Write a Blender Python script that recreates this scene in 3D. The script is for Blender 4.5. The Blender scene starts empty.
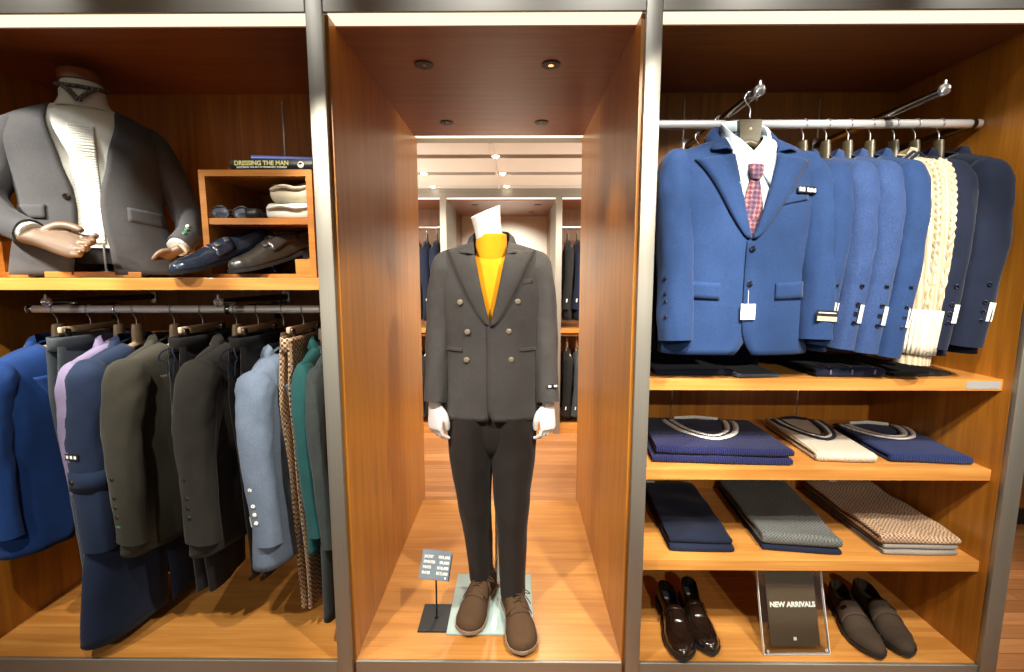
import bpy, bmesh, math, random
from mathutils import Vector, Matrix, noise
PI = math.pi
SC = bpy.context.scene
COL = SC.collection
random.seed(7)

# ------------------------------------------------------------------ camera
FPX = 473.0
cam = bpy.data.cameras.new('camera')
cam.sensor_width = 36.0
cam.lens = FPX / 1024 * 36
cam.clip_start = 0.02
camo = bpy.data.objects.new('camera', cam)
COL.objects.link(camo)
camo.location = (0, 0, 1.42)
camo.rotation_euler = (PI / 2 - math.atan(59 / FPX), 0, 4 / FPX)
SC.camera = camo
# ------------------------------------------------------------------ world, exposure
SC.view_settings.view_transform = 'Standard'
SC.view_settings.look = 'None'
SC.view_settings.gamma = 1
SC.view_settings.use_curve_mapping = False
SC.view_settings.exposure = 0.0
W = bpy.data.worlds.new('world')
SC.world = W
W.use_nodes = True
W.node_tree.nodes['Background'].inputs[0].default_value = (1.0, 0.93, 0.84, 1)
W.node_tree.nodes['Background'].inputs[1].default_value = 0.19


def spot(name, loc, target, watts, angle, blend=0.35, color=(1.0, 0.93, 0.83), radius=0.025):
    l = bpy.data.lights.new(name, 'SPOT')
    l.energy = watts
    l.spot_size = math.radians(angle)
    l.spot_blend = blend
    l.color = color
    l.shadow_soft_size = radius
    o = bpy.data.objects.new(name, l)
    COL.objects.link(o)
    o.location = loc
    o.rotation_euler = (Vector(target) - Vector(loc)).to_track_quat('-Z', 'Y').to_euler()
    return o


# track spots in the shop ceiling in front of the fixture
spot('ceiling_spot', (-2.15, 0.60, 2.52), (-1.62, 1.70, 1.50), 330, 30, 0.10)
spot('ceiling_spot', (-1.95, 0.35, 2.52), (-1.20, 1.70, 0.70), 150, 50, 0.3)
spot('ceiling_spot', (-1.30, -2.60, 2.55), (-1.20, 1.75, 0.80), 210, 24, 0.5)
spot('ceiling_spot', (-0.95, 0.45, 2.52), (-0.80, 1.65, 0.95), 60, 50, 0.3)
spot('ceiling_spot', (0.72, 0.50, 2.52), (-0.16, 1.85, 0.65), 190, 46, 0.25)
spot('ceiling_spot', (-0.90, 0.50, 2.52), (-0.02, 1.85, 0.65), 170, 46, 0.25)
spot('ceiling_spot', (-0.05, -2.60, 2.55), (-0.10, 2.2, 1.0), 80, 20, 0.5)
spot('ceiling_spot', (0.45, 0.25, 2.52), (0.78, 1.60, 1.42), 170, 46, 0.2)
spot('ceiling_spot', (1.15, 0.35, 2.52), (1.20, 1.60, 1.32), 170, 52, 0.3)
spot('ceiling_spot', (0.95, 0.00, 2.52), (1.05, 1.65, 0.40), 150, 52, 0.3)
spot('ceiling_spot', (1.20, -2.60, 2.55), (1.05, 1.80, 0.60), 300, 22, 0.5)
spot('ceiling_spot', (-0.95, 0.30, 2.52), (-1.80, 1.95, 0.90), 150, 36, 0.3)
for wx in (-1.55, -0.78, -0.12, 0.32, 0.80, 1.45):  # added lights, no real fixtures: brighten the steel header and give it bright blobs
    spot('header_fill', (wx, 1.10, 2.56), (wx, 1.48, 2.26), 9, 66, 0.8, (0.97, 0.98, 1.0), 0.03)
spot('ceiling_spot', (2.40, 1.30, 2.52), (2.30, 2.00, 0.0), 80, 80, 0.5)
# back room
for sx in (-0.75, -0.1, 0.6):
    spot('ceiling_spot', (sx, 3.12, 2.14), (sx * 1.05, 4.2, 1.0), 70, 85, 0.6)
spot('ceiling_spot', (0.1, 3.3, 2.14), (-0.1, 3.0, 0.0), 60, 110, 0.7)
spot('ceiling_spot', (-0.15, 3.12, 2.14), (-0.12, 2.0, 0.6), 60, 60, 0.5)
spot('ceiling_spot', (-0.1, 4.75, 2.06), (-0.1, 5.3, 1.2), 60, 110, 0.7)
for lx in (-1.7, 1.7):  # added unseen fill points, standing in for bounce on ceiling, floor and far wall
    pl_ = bpy.data.lights.new('back_room_fill', 'POINT')
    pl_.energy = 120
    pl_.color = (1.0, 0.95, 0.87)
    pl_.shadow_soft_size = 0.15
    po_ = bpy.data.objects.new('back_room_fill', pl_)
    COL.objects.link(po_)
    po_.location = (lx, 3.45, 1.5)
spot('downlight_lamp', (0.125, 1.81, 2.15), (0.125, 1.81, 0.1), 24, 70, 0.5, (1.0, 0.8, 0.55), 0.02)


# ------------------------------------------------------------------ materials
def lin(c):
    return tuple(((v / 255) / 12.92 if v / 255 <= 0.04045 else ((v / 255 + 0.055) / 1.055) ** 2.4) for v in c) + (1.0,)


def newmat(name):
    m = bpy.data.materials.new(name)
    m.use_nodes = True
    nt = m.node_tree
    return m, nt, nt.nodes['Principled BSDF']


def mixc(nt, fac, a, b):
    n = nt.nodes.new('ShaderNodeMix')
    n.data_type = 'RGBA'
    for i, v in ((0, fac), (6, a), (7, b)):
        if hasattr(v, 'is_linked'):
            nt.links.new(v, n.inputs[i])
        else:
            n.inputs[i].default_value = v
    return n.outputs[2]


def mapping(nt, scale=(1, 1, 1), rot=(0, 0, 0)):
    t = nt.nodes.new('ShaderNodeTexCoord')
    mp = nt.nodes.new('ShaderNodeMapping')
    mp.inputs['Scale'].default_value = scale
    mp.inputs['Rotation'].default_value = rot
    nt.links.new(t.outputs['Object'], mp.inputs[0])
    return mp.outputs[0]


def noise_tex(nt, vec, scale, detail=3, dist=0.0):
    n = nt.nodes.new('ShaderNodeTexNoise')
    n.inputs['Scale'].default_value = scale
    n.inputs['Detail'].default_value = detail
    n.inputs['Distortion'].default_value = dist
    nt.links.new(vec, n.inputs['Vector'])
    return n.outputs['Fac']


def ramp(nt, fac, stops):
    r = nt.nodes.new('ShaderNodeValToRGB')
    nt.links.new(fac, r.inputs[0])
    el = r.color_ramp.elements
    el[0].position, el[0].color = stops[0]
    el[1].position, el[1].color = stops[-1]
    for p, c in stops[1:-1]:
        e = el.new(p)
        e.color = c
    return r.outputs[0]


def bump(nt, bsdf, h, strength=0.2, dist=0.002):
    b = nt.nodes.new('ShaderNodeBump')
    b.inputs['Strength'].default_value = strength
    b.inputs['Distance'].default_value = dist
    nt.links.new(h, b.inputs['Height'])
    nt.links.new(b.outputs[0], bsdf.inputs['Normal'])


def wood(name, dark, light, axis='z', rough=0.38, scale=1.0, coat=0.15):
    m, nt, b = newmat(name)
    s = {'x': (0.6, 9, 9), 'y': (9, 0.6, 9), 'z': (9, 9, 0.6)}[axis]
    v = mapping(nt, tuple(k * scale for k in s))
    f1 = noise_tex(nt, v, 3.0, 5, 0.8)
    s2 = {'x': (2, 120, 120), 'y': (120, 2, 120), 'z': (120, 120, 2)}[axis]
    f2 = noise_tex(nt, mapping(nt, s2), 1.5, 2)
    c = ramp(nt, f1, [(0.28, lin(dark)), (0.72, lin(light))])
    d = tuple(0.82 * k for k in lin(dark)[:3]) + (1,)
    c2 = mixc(nt, ramp(nt, f2, [(0.45, (0, 0, 0, 1)), (0.75, (0.45, 0.45, 0.45, 1))]), c, d)
    nt.links.new(c2, b.inputs['Base Color'])
    b.inputs['Roughness'].default_value = rough
    b.inputs['Coat Weight'].default_value = coat
    b.inputs['Coat Roughness'].default_value = 0.25
    bump(nt, b, f2, 0.08, 0.001)
    return m


def fabric(name, c1, c2=None, weave=900, sheen=0.25, mottled=0.5, rough=0.85):
    m, nt, b = newmat(name)
    c2 = c2 or tuple(min(255, k * 1.22 + 5) for k in c1)
    v = mapping(nt)
    f = noise_tex(nt, v, weave, 2)
    g = noise_tex(nt, v, 14, 3)
    col = mixc(nt, ramp(nt, f, [(0.35, (0, 0, 0, 1)), (0.65, (1, 1, 1, 1))]), lin(c1), lin(c2))
    dk = tuple(0.86 * k for k in lin(c1)[:3]) + (1,)
    col = mixc(nt, ramp(nt, g, [(0.4, (0, 0, 0, 1)), (0.75, (mottled,) * 3 + (1,))]), col, dk)
    nt.links.new(col, b.inputs['Base Color'])
    b.inputs['Roughness'].default_value = rough
    b.inputs['Sheen Weight'].default_value = sheen * 0.25
    b.inputs['Sheen Roughness'].default_value = 0.5
    b.inputs['Specular IOR Level'].default_value = 0.2
    bump(nt, b, f, 0.25, 0.0006)
    return m


def check(name, c1, c2, size, rot=(0, 0, 0), c3=None):
    """small woven check / houndstooth"""
    m, nt, b = newmat(name)
    v = mapping(nt, (1 / size,) * 3, rot)
    k = nt.nodes.new('ShaderNodeTexChecker')
    k.inputs['Scale'].default_value = 1.0
    nt.links.new(v, k.inputs['Vector'])
    v2 = mapping(nt, (1 / size / 2,) * 3, (rot[0], rot[1] + 0.6, rot[2] + PI / 4))
    k2 = nt.nodes.new('ShaderNodeTexChecker')
    k2.inputs['Scale'].default_value = 1.0
    nt.links.new(v2, k2.inputs['Vector'])
    col = mixc(nt, k.outputs['Fac'], lin(c1), lin(c2))
    mid = lin(c3) if c3 else tuple((lin(c1)[i] + lin(c2)[i]) / 2 for i in range(3)) + (1,)
    mm = nt.nodes.new('ShaderNodeMath')
    mm.operation = 'MULTIPLY'
    mm.inputs[1].default_value = 0.55
    nt.links.new(k2.outputs['Fac'], mm.inputs[0])
    col = mixc(nt, mm.outputs[0], col, mid)
    nt.links.new(col, b.inputs['Base Color'])
    b.inputs['Roughness'].default_value = 0.9
    b.inputs['Sheen Weight'].default_value = 0.05
    b.inputs['Specular IOR Level'].default_value = 0.2
    bump(nt, b, noise_tex(nt, mapping(nt), 800, 2), 0.25, 0.0006)
    return m


def knit(name, c1, c2, scale=140, axis='x'):
    m, nt, b = newmat(name)
    w = nt.nodes.new('ShaderNodeTexWave')
    w.wave_type = 'BANDS'
    w.bands_direction = axis.upper()
    w.inputs['Scale'].default_value = scale / 6.0
    w.inputs['Distortion'].default_value = 1.2
    w.inputs['Detail'].default_value = 2
    w.inputs['Detail Scale'].default_value = 3
    nt.links.new(mapping(nt), w.inputs['Vector'])
    col = mixc(nt, w.outputs['Fac'], lin(c1), lin(c2))
    nt.links.new(col, b.inputs['Base Color'])
    b.inputs['Roughness'].default_value = 0.95
    b.inputs['Sheen Weight'].default_value = 0.08
    b.inputs['Specular IOR Level'].default_value = 0.15
    bump(nt, b, w.outputs['Fac'], 0.8, 0.003)
    return m


def plain(name, c, rough=0.5, metal=0.0, spec=0.5, coat=0.0, bumpy=0.0, trans=0.0):
    m, nt, b = newmat(name)
    v = mapping(nt)
    f = noise_tex(nt, v, 60, 3)
    d = tuple(0.9 * k for k in lin(c)[:3]) + (1,)
    nt.links.new(mixc(nt, f, lin(c), d), b.inputs['Base Color'])
    b.inputs['Roughness'].default_value = rough
    b.inputs['Metallic'].default_value = metal
    b.inputs['Specular IOR Level'].default_value = spec
    b.inputs['Coat Weight'].default_value = coat
    b.inputs['Coat Roughness'].default_value = 0.1
    b.inputs['Transmission Weight'].default_value = trans
    if bumpy:
        bump(nt, b, noise_tex(nt, v, 500, 2), bumpy, 0.0008)
    return m


def steel(name, axis='z', c=(168, 164, 152), rough=0.55):
    m, nt, b = newmat(name)
    s = {'z': (300, 300, 1.5), 'x': (1.5, 300, 300), 'y': (300, 1.5, 300)}[axis]
    f = noise_tex(nt, mapping(nt, s), 1.0, 2)
    nt.links.new(mixc(nt, f, lin(c), tuple(0.82 * k for k in lin(c)[:3]) + (1,)), b.inputs['Base Color'])
    b.inputs['Metallic'].default_value = 0.86
    b.inputs['Roughness'].default_value = rough
    bump(nt, b, f, 0.05, 0.0005)
    return m


def emit(name, c, s):
    m, nt, b = newmat(name)
    b.inputs['Base Color'].default_value = lin(c)
    b.inputs['Emission Color'].default_value = lin(c)
    b.inputs['Emission Strength'].default_value = s
    return m


def planks(name):
    m, nt, b = newmat(name)
    v = mapping(nt)
    br = nt.nodes.new('ShaderNodeTexBrick')
    br.inputs['Scale'].default_value = 1.0
    br.inputs['Brick Width'].default_value = 0.85
    br.inputs['Row Height'].default_value = 0.075
    br.inputs['Mortar Size'].default_value = 0.0012
    br.inputs['Color1'].default_value = lin((188, 132, 82))
    br.inputs['Color2'].default_value = lin((150, 98, 56))
    br.inputs['Mortar'].default_value = lin((70, 36, 20))
    br.offset = 0.37
    nt.links.new(v, br.inputs['Vector'])
    f = noise_tex(nt, mapping(nt, (1.5, 22, 22)), 3, 5, 0.6)
    c = mixc(nt, ramp(nt, f, [(0.4, (0, 0, 0, 1)), (0.8, (0.6, 0.6, 0.6, 1))]), br.outputs['Color'], lin((130, 80, 46)))
    nt.links.new(c, b.inputs['Base Color'])
    b.inputs['Roughness'].default_value = 0.35
    bump(nt, b, br.outputs['Fac'], -0.15, 0.001)
    return m


M = {}
M['wood_z'] = wood('veneer_upright', (146, 90, 24), (184, 120, 38), 'z', 0.36)
M['wood_x'] = wood('veneer_flat', (176, 114, 48), (208, 148, 76), 'x', 0.36)
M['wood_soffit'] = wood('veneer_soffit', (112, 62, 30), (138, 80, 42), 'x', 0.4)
M['wood_box'] = wood('veneer_box', (152, 92, 28), (190, 124, 46), 'x', 0.4)
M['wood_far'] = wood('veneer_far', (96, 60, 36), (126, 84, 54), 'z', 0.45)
M['steel_z'] = steel('brushed_steel_upright', 'z')
M['steel_x'] = steel('brushed_steel_long', 'x')
M['chrome'] = plain('chrome', (225, 225, 225), 0.22, 0.9)
M['rail_chrome'] = plain('rail_chrome', (250, 250, 248), 0.25, 0.65)
M['dark_chrome'] = plain('smoked_chrome', (120, 115, 108), 0.22, 1.0)
M['led'] = emit('led_strip', (255, 244, 214), 1.15)
M['lamp'] = emit('lamp_glow', (255, 244, 225), 12)
M['warm_lamp'] = emit('warm_lamp_glow', (255, 190, 130), 2.0)
M['floor'] = planks('shop_floor_planks')
M['white_wall'] = plain('cream_paint', (226, 220, 206), 0.7)
M['slot'] = plain('black_slot', (30, 28, 26), 0.6)
M['black'] = plain('matte_black', (22, 22, 24), 0.45)
M['black_metal'] = plain('black_powder_metal', (36, 40, 40), 0.4, 0.3)
M['white_gloss'] = plain('white_mannequin', (235, 235, 232), 0.35, coat=0.3)
M['glass_mint'] = plain('frosted_mint_glass', (208, 232, 226), 0.12, trans=0.35, coat=0.5)
def clear(name):
    m, nt, b = newmat(name)
    t = nt.nodes.new('ShaderNodeBsdfTransparent')
    t.inputs[0].default_value = (0.96, 0.96, 0.95, 1)
    mx = nt.nodes.new('ShaderNodeMixShader')
    fr_ = nt.nodes.new('ShaderNodeFresnel')
    fr_.inputs[0].default_value = 1.4
    b.inputs['Base Color'].default_value = (0.9, 0.9, 0.9, 1)
    b.inputs['Roughness'].default_value = 0.05
    b.inputs['Metallic'].default_value = 1.0
    nt.links.new(fr_.outputs[0], mx.inputs[0])
    nt.links.new(t.outputs[0], mx.inputs[1])
    nt.links.new(b.outputs[0], mx.inputs[2])
    nt.links.new(mx.outputs[0], nt.nodes['Material Output'].inputs[0])
    return m


M['acrylic'] = clear('clear_acrylic')
M['wood_hanger'] = wood('pale_hanger_wood', (176, 150, 118), (206, 184, 150), 'x', 0.4)
M['dark_hanger'] = wood('olive_hanger_wood', (66, 58, 40), (96, 88, 62), 'x', 0.4)
M['label_white'] = plain('white_label', (232, 232, 224), 0.7)
M['label_black'] = plain('black_label', (18, 18, 20), 0.6)
M['label_grey'] = plain('grey_label', (150, 150, 146), 0.5)
M['label_tan'] = plain('tan_label', (214, 184, 150), 0.6)
M['label_green'] = plain('green_label', (60, 130, 90), 0.6)
M['button_dark'] = plain('dark_button', (34, 30, 26), 0.3)
M['button_pale'] = plain('horn_button', (128, 118, 98), 0.3)
M['button_navy'] = plain('navy_button', (22, 28, 46), 0.3)


# ------------------------------------------------------------------ mesh helpers
class MB:
    def __init__(s):
        s.v, s.f = [], []

    def add(s, vs, fs):
        o = len(s.v)
        s.v += [tuple(p) for p in vs]
        s.f += [tuple(i + o for i in f) for f in fs]
        return s

    def grid(s, rows, wrap=False, cap0=False, cap1=False):
        n, m = len(rows), len(rows[0])
        vs = [p for r in rows for p in r]
        fs = []
        for i in range(n - 1):
            for j in range(m if wrap else m - 1):
                k = (j + 1) % m
                fs.append((i * m + j, i * m + k, (i + 1) * m + k, (i + 1) * m + j))
        if cap0:
            fs.append(tuple(reversed(range(m))))
        if cap1:
            fs.append(tuple((n - 1) * m + j for j in range(m)))
        return s.add(vs, fs)

    def box(s, c, d, bev=0.0, rot=None, seg=2):
        bm = bmesh.new()
        bmesh.ops.create_cube(bm, size=1)
        bmesh.ops.scale(bm, vec=d, verts=bm.verts)
        if bev:
            bmesh.ops.bevel(bm, geom=bm.edges[:], offset=bev, segments=seg, profile=0.5, affect='EDGES')
        mat = Matrix.Translation(c)
        if rot is not None:
            mat = mat @ (rot.to_4x4() if isinstance(rot, Matrix) else Matrix.Rotation(rot, 4, 'Z'))
        bm.transform(mat)
        bm.verts.index_update()
        s.add([v.co[:] for v in bm.verts], [[v.index for v in f.verts] for f in bm.faces])
        bm.free()
        return s

    def bx(s, x0, x1, y0, y1, z0, z1, bev=0.0):
        return s.box(((x0 + x1) / 2, (y0 + y1) / 2, (z0 + z1) / 2), (x1 - x0, y1 - y0, z1 - z0), bev)

    def tube(s, path, ra, rb=None, n=12, ref=(0, 1, 0), cap=True, fn=None, exp=2.0):
        path = [Vector(p) for p in path]
        N = len(path)
        g = lambda r, i: r[i] if isinstance(r, (list, tuple)) else r
        rb = ra if rb is None else rb
        rows = []
        for i, p in enumerate(path):
            t = (path[min(i + 1, N - 1)] - path[max(i - 1, 0)])
            t = t.normalized() if t.length > 1e-9 else Vector((0, 0, 1))
            r = Vector(ref)
            a = r - t * r.dot(t)
            if a.length < 1e-4:
                r = Vector((1, 0, 0)) if abs(t.x) < 0.9 else Vector((0, 0, 1))
                a = r - t * r.dot(t)
            a.normalize()
            b = t.cross(a)
            row = []
            for k in range(n):
                th = 2 * PI * k / n
                c_, s_ = math.cos(th), math.sin(th)
                if exp != 2.0:
                    c_ = math.copysign(abs(c_) ** (2 / exp), c_)
                    s_ = math.copysign(abs(s_) ** (2 / exp), s_)
                m = fn(i / (N - 1), th) if fn else 1.0
                row.append(p + a * (g(ra, i) * c_ * m) + b * (g(rb, i) * s_ * m))
            rows.append(row)
        return s.grid(rows, True, cap, cap)

    def disc(s, c, normal, r, h, n=16, dome=0.0):
        """short cylinder, its back on c, pointing along normal"""
        c, nn = Vector(c), Vector(normal).normalized()
        path = [c, c + nn * h * 0.7, c + nn * h, c + nn * (h + dome)]
        rr = [r, r, r * 0.85, r * 0.45]
        return s.tube(path, rr, None, n, (0.31, 0.2, 0.93))

    def prism(s, poly, y0, y1):
        """polygon in x,z extruded along y"""
        n = len(poly)
        vs = [(p[0], y0, p[1]) for p in poly] + [(p[0], y1, p[1]) for p in poly]
        fs = [tuple(range(n)), tuple(reversed(range(n, 2 * n)))]
        fs += [(i, i + n, (i + 1) % n + n, (i + 1) % n) for i in range(n)]
        return s.add(vs, fs)

    def build(s, name, mat, parent=None, smooth=True, solid=0.0, sub=0, remesh=0.0, merge=True, off=0.0):
        me = bpy.data.meshes.new(name)
        me.from_pydata(s.v, [], s.f)
        bm = bmesh.new()
        bm.from_mesh(me)
        if merge:
            bmesh.ops.remove_doubles(bm, verts=bm.verts, dist=1e-5)
        bmesh.ops.recalc_face_normals(bm, faces=bm.faces)
        bm.to_mesh(me)
        bm.free()
        if smooth:
            me.polygons.foreach_set('use_smooth', [True] * len(me.polygons))
            me.set_sharp_from_angle(angle=math.radians(50))
        me.materials.append(mat)
        o = bpy.data.objects.new(name, me)
        COL.objects.link(o)
        if parent:
            o.parent = parent
        if solid:
            md = o.modifiers.new('thickness', 'SOLIDIFY')
            md.thickness = solid
            md.offset = off
        if remesh:
            md = o.modifiers.new('remesh', 'REMESH')
            md.mode = 'VOXEL'
            md.voxel_size = remesh
            md.use_smooth_shade = True
            md = o.modifiers.new('smooth', 'SMOOTH')
            md.iterations = 4
        if sub:
            md = o.modifiers.new('subsurf', 'SUBSURF')
            md.levels = md.render_levels = sub
        return o


def text(name, s, size, mat, parent, loc, rot, extrude=0.0004, align='CENTER', bold=0.0, sx=1.0):
    cu = bpy.data.curves.new(name, 'FONT')
    cu.body = s
    cu.size = size
    cu.extrude = extrude
    cu.offset = bold
    cu.align_x = align
    cu.align_y = 'CENTER'
    t = bpy.data.objects.new(name + '_curve', cu)
    COL.objects.link(t)
    dg = bpy.context.evaluated_depsgraph_get()
    me = bpy.data.meshes.new_from_object(t.evaluated_get(dg))
    bpy.data.objects.remove(t)
    me.materials.clear()
    me.materials.append(mat)
    o = bpy.data.objects.new(name, me)
    COL.objects.link(o)
    o.parent = parent
    o.location = loc
    o.rotation_euler = rot
    o.scale = (sx, 1, 1)
    return o


def tag(o, label, cat, group=None, kind=None):
    o['label'] = label
    o['category'] = cat
    if group:
        o['group'] = group
    if kind:
        o['kind'] = kind
    return o


def thing(name, label, cat, loc=(0, 0, 0), rz=0.0, group=None, rot=None):
    o = bpy.data.objects.new(name, None)
    o.empty_display_size = 0.05
    COL.objects.link(o)
    o.location = loc
    o.rotation_euler = rot if rot else (0, 0, rz)
    return tag(o, label, cat, group)


def struct(o, label=None):
    o['kind'] = 'structure'
    if label:
        o['label'] = label
    return o


def smooth(e0, e1, x):
    t = max(0.0, min(1.0, (x - e0) / (e1 - e0)))
    return t * t * (3 - 2 * t)


def interp(x, pts):
    """piecewise smooth interpolation through sorted (x, y) points"""
    if x <= pts[0][0]:
        return pts[0][1]
    for (a, fa), (b, fb) in zip(pts, pts[1:]):
        if x <= b:
            t = (x - a) / (b - a)
            return fa + (fb - fa) * (t * t * (3 - 2 * t) * 0.5 + t * 0.5)
    return pts[-1][1]


def nz(x, y, z):
    return noise.noise(Vector((x, y, z)))


def catmull(pts, n=6):
    P = [Vector(p) for p in pts]
    P = [P[0] * 2 - P[1]] + P + [P[-1] * 2 - P[-2]]
    out = []
    for i in range(1, len(P) - 2):
        for k in range(n):
            t = k / n
            a, b, c, d = P[i - 1], P[i], P[i + 1], P[i + 2]
            out.append(0.5 * ((2 * b) + (c - a) * t + (2 * a - 5 * b + 4 * c - d) * t * t + (3 * b - a - 3 * c + d) * t ** 3))
    out.append(P[-2])
    return out


# ------------------------------------------------------------------ setting
YF, YB = 1.48, 2.08            # front and back of the side units
PZ = 0.10                      # platform top
SOF = 2.185                    # soffit height
HEADTOP = 2.60
XL0, XL1 = -1.90, -0.615       # left unit inside
XN0, XN1 = -0.553, 0.366       # passage inside
XR0, XR1 = 0.425, 1.583        # right unit inside
YN = 2.74                      # back of the passage

struct(MB().bx(-4.4, 4.6, -1.0, 6.2, -0.03, 0.0).build('floor', M['floor'], smooth=False), 'brown wood plank shop floor')
# front ceiling with a dark lighting slot, back room ceiling with its slots
struct(MB().bx(-4.4, 4.6, -0.8, YF, HEADTOP, HEADTOP + 0.05).build('ceiling', M['white_wall'], smooth=False))
cb = MB()
BZ = 2.175
slots = (3.10, 3.60, 4.10)
edges = [2.80] + [v for s in slots for v in (s - 0.048, s + 0.048)] + [4.30]
for y0, y1 in zip(edges[::2], edges[1::2]):
    cb.bx(-2.6, 3.4, y0, y1, BZ, BZ + 0.05)
cb.bx(-0.152, -0.138, 2.80, 4.30, BZ - 0.004, BZ - 0.0005)
cb.build('ceiling_back', M['white_wall'], smooth=False)
struct(bpy.data.objects['ceiling_back'], 'cream back room ceiling with dark lighting slots')
struct(MB().bx(-2.6, 3.4, 2.80, 4.30, BZ + 0.075, BZ + 0.10).build('ceiling_slot_back', M['slot'], smooth=False))
# plain wood wall beside the right unit
struct(MB().bx(1.66, 4.6, 2.62, 2.70, 0.09, HEADTOP).build('wall_right', M['wood_z'], smooth=False), 'orange wood wall beyond the right unit')
struct(MB().bx(1.66, 4.6, 2.605, 2.70, 0.0, 0.09, 0.003).build('baseboard_right', M['black'], smooth=False))
struct(MB().bx(-4.4, -1.97, 2.62, 2.70, 0.0, HEADTOP).build('wall_left', M['wood_z'], smooth=False), 'orange wood wall beyond the left unit')
struct(MB().bx(-4.4, -1.97, YF, 2.70, HEADTOP, HEADTOP + 0.05).build('ceiling_left', M['white_wall'], smooth=False))
struct(MB().bx(1.66, 4.6, YF, 2.70, HEADTOP, HEADTOP + 0.05).build('ceiling_right', M['white_wall'], smooth=False))
# brushed steel header over the whole fixture
hd = MB()
for x0, x1 in ((-2.9, -0.6155), (-0.5645, 0.3765), (0.4245, 1.5825), (1.6375, 3.0)):
    hd.bx(x0 + 0.001, x1 - 0.001, YF - 0.004, YF + 0.006, SOF, HEADTOP, 0.001)
struct(hd.build('trim_1', M['steel_x'], smooth=False), 'brushed steel header above the three bays')


def panel_steel(x0, x1, yb, parent, name='steel_post', z0=0.0, z1=HEADTOP):
    return MB().bx(x0, x1, YF - 0.008, YF + 0.012, z0, z1, 0.002).build(name, M['steel_z'], parent)


def soffit(x0, x1, parent, yb, back_strip=False):
    y1 = yb - (0.065 if back_strip else 0.0)
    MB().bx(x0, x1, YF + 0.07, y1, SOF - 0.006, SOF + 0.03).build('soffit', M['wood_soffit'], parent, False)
    MB().bx(x0, x1, YF + 0.0065, YF + 0.07, SOF - 0.002, SOF + 0.02).build('light_strip', M['led'], parent, False)
    if back_strip:
        MB().bx(x0, x1, yb - 0.065, yb - 0.01, SOF - 0.002, SOF + 0.02).build('light_strip', M['led'], parent, False)


def shelf_standards(xs, y, z0, z1, parent):
    for x in xs:
        o = MB()
        o.bx(x - 0.003, x + 0.003, y - 0.004, y, z0, z1)
        n = int((z1 - z0) / 0.02)
        for i in range(n):
            o.bx(x - 0.0015, x + 0.0015, y - 0.0055, y - 0.0035, z0 + i * 0.02 + 0.004, z0 + i * 0.02 + 0.013)
        o.build('shelf_standard', M['chrome'], parent, False)


def rail(x0, x1, y, z, parent, r=0.0145, brackets=()):
    o = MB().tube([(x0, y, z), (x1, y, z)], r, None, 20, (0, 0, 1)).build('hanging_rail', M['rail_chrome'], parent)
    for bxp in brackets:
        b = MB()
        b.box((bxp, (y + YB) / 2, z - 0.002), (0.012, YB - y, 0.026), 0.002)
        b.box((bxp, YB - 0.004, z - 0.02), (0.03, 0.008, 0.09), 0.002)
        b.disc((bxp - 0.008, y, z), (1, 0, 0), 0.017, 0.016)
        b.build('rail_bracket', M['dark_chrome'], o)
    return o


def faceout_arm(x, y0, y1, z, parent):
    a = MB()
    a.tube([(x, y0, z), (x, y1, z)], 0.0125, 0.0125, 16, (0, 0, 1))
    o = a.build('faceout_arm', M['dark_chrome'], parent)
    e = MB()
    e.disc((x, y0 + 0.006, z), (0, -1, 0), 0.0165, 0.012, 20)
    e.tube([(x, y0, z + 0.012), (x, y0 - 0.001, z + 0.026)], [0.0055, 0.004], None, 10, (0, 1, 0))
    e.build('end_cap', M['chrome'], o)
    w = MB().box((x, y1 + 0.004, z), (0.035, 0.008, 0.06), 0.002).build('wall_plate', M['chrome'], o)
    return o


# ---- left unit
LU = thing('shelving_unit', 'tall orange wood wardrobe bay with bust on its shelf and mixed suits below', 'shelving unit', (0, 0, 0))
MB().bx(XL0 - 0.05, XL0, YF + 0.0125, YB, 0.0, SOF).build('side_panel', M['wood_z'], LU, False)
MB().bx(XL1, XL1 + 0.024, YF + 0.0125, YB, 0.0, SOF).build('side_panel', M['wood_z'], LU, False)
MB().bx(XL0 - 0.05, XL1 + 0.024, YB, YB + 0.02, 0.0, SOF).build('back_panel', M['wood_z'], LU, False)
MB().bx(XL0, XL1, YF + 0.0125, YB, PZ - 0.03, PZ).build('bottom_board', M['wood_x'], LU, False)
MB().bx(XL0, XL1, YF, YF + 0.012, 0.0, PZ, 0.002).build('kick_plate', M['steel_x'], LU, False)
SHL = 1.417
MB().bx(XL0, XL1, YF + 0.015, YB, SHL - 0.038, SHL, 0.001).build('shelf', M['wood_x'], LU, False)
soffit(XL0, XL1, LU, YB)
RY, RLZ = 1.72, 1.303
rail(-1.79, XL1 - 0.003, RY, RLZ, LU, brackets=(-1.775, -1.05))
faceout_arm(-1.60, 1.60, YB - 0.01, 1.335, LU)
faceout_arm(-1.01, 1.60, YB - 0.01, 1.335, LU)
shelf_standards((-0.98,), YB, 1.44, 2.15, LU)
panel_steel(XL0 - 0.055, XL0 + 0.0, YB, LU)

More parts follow.
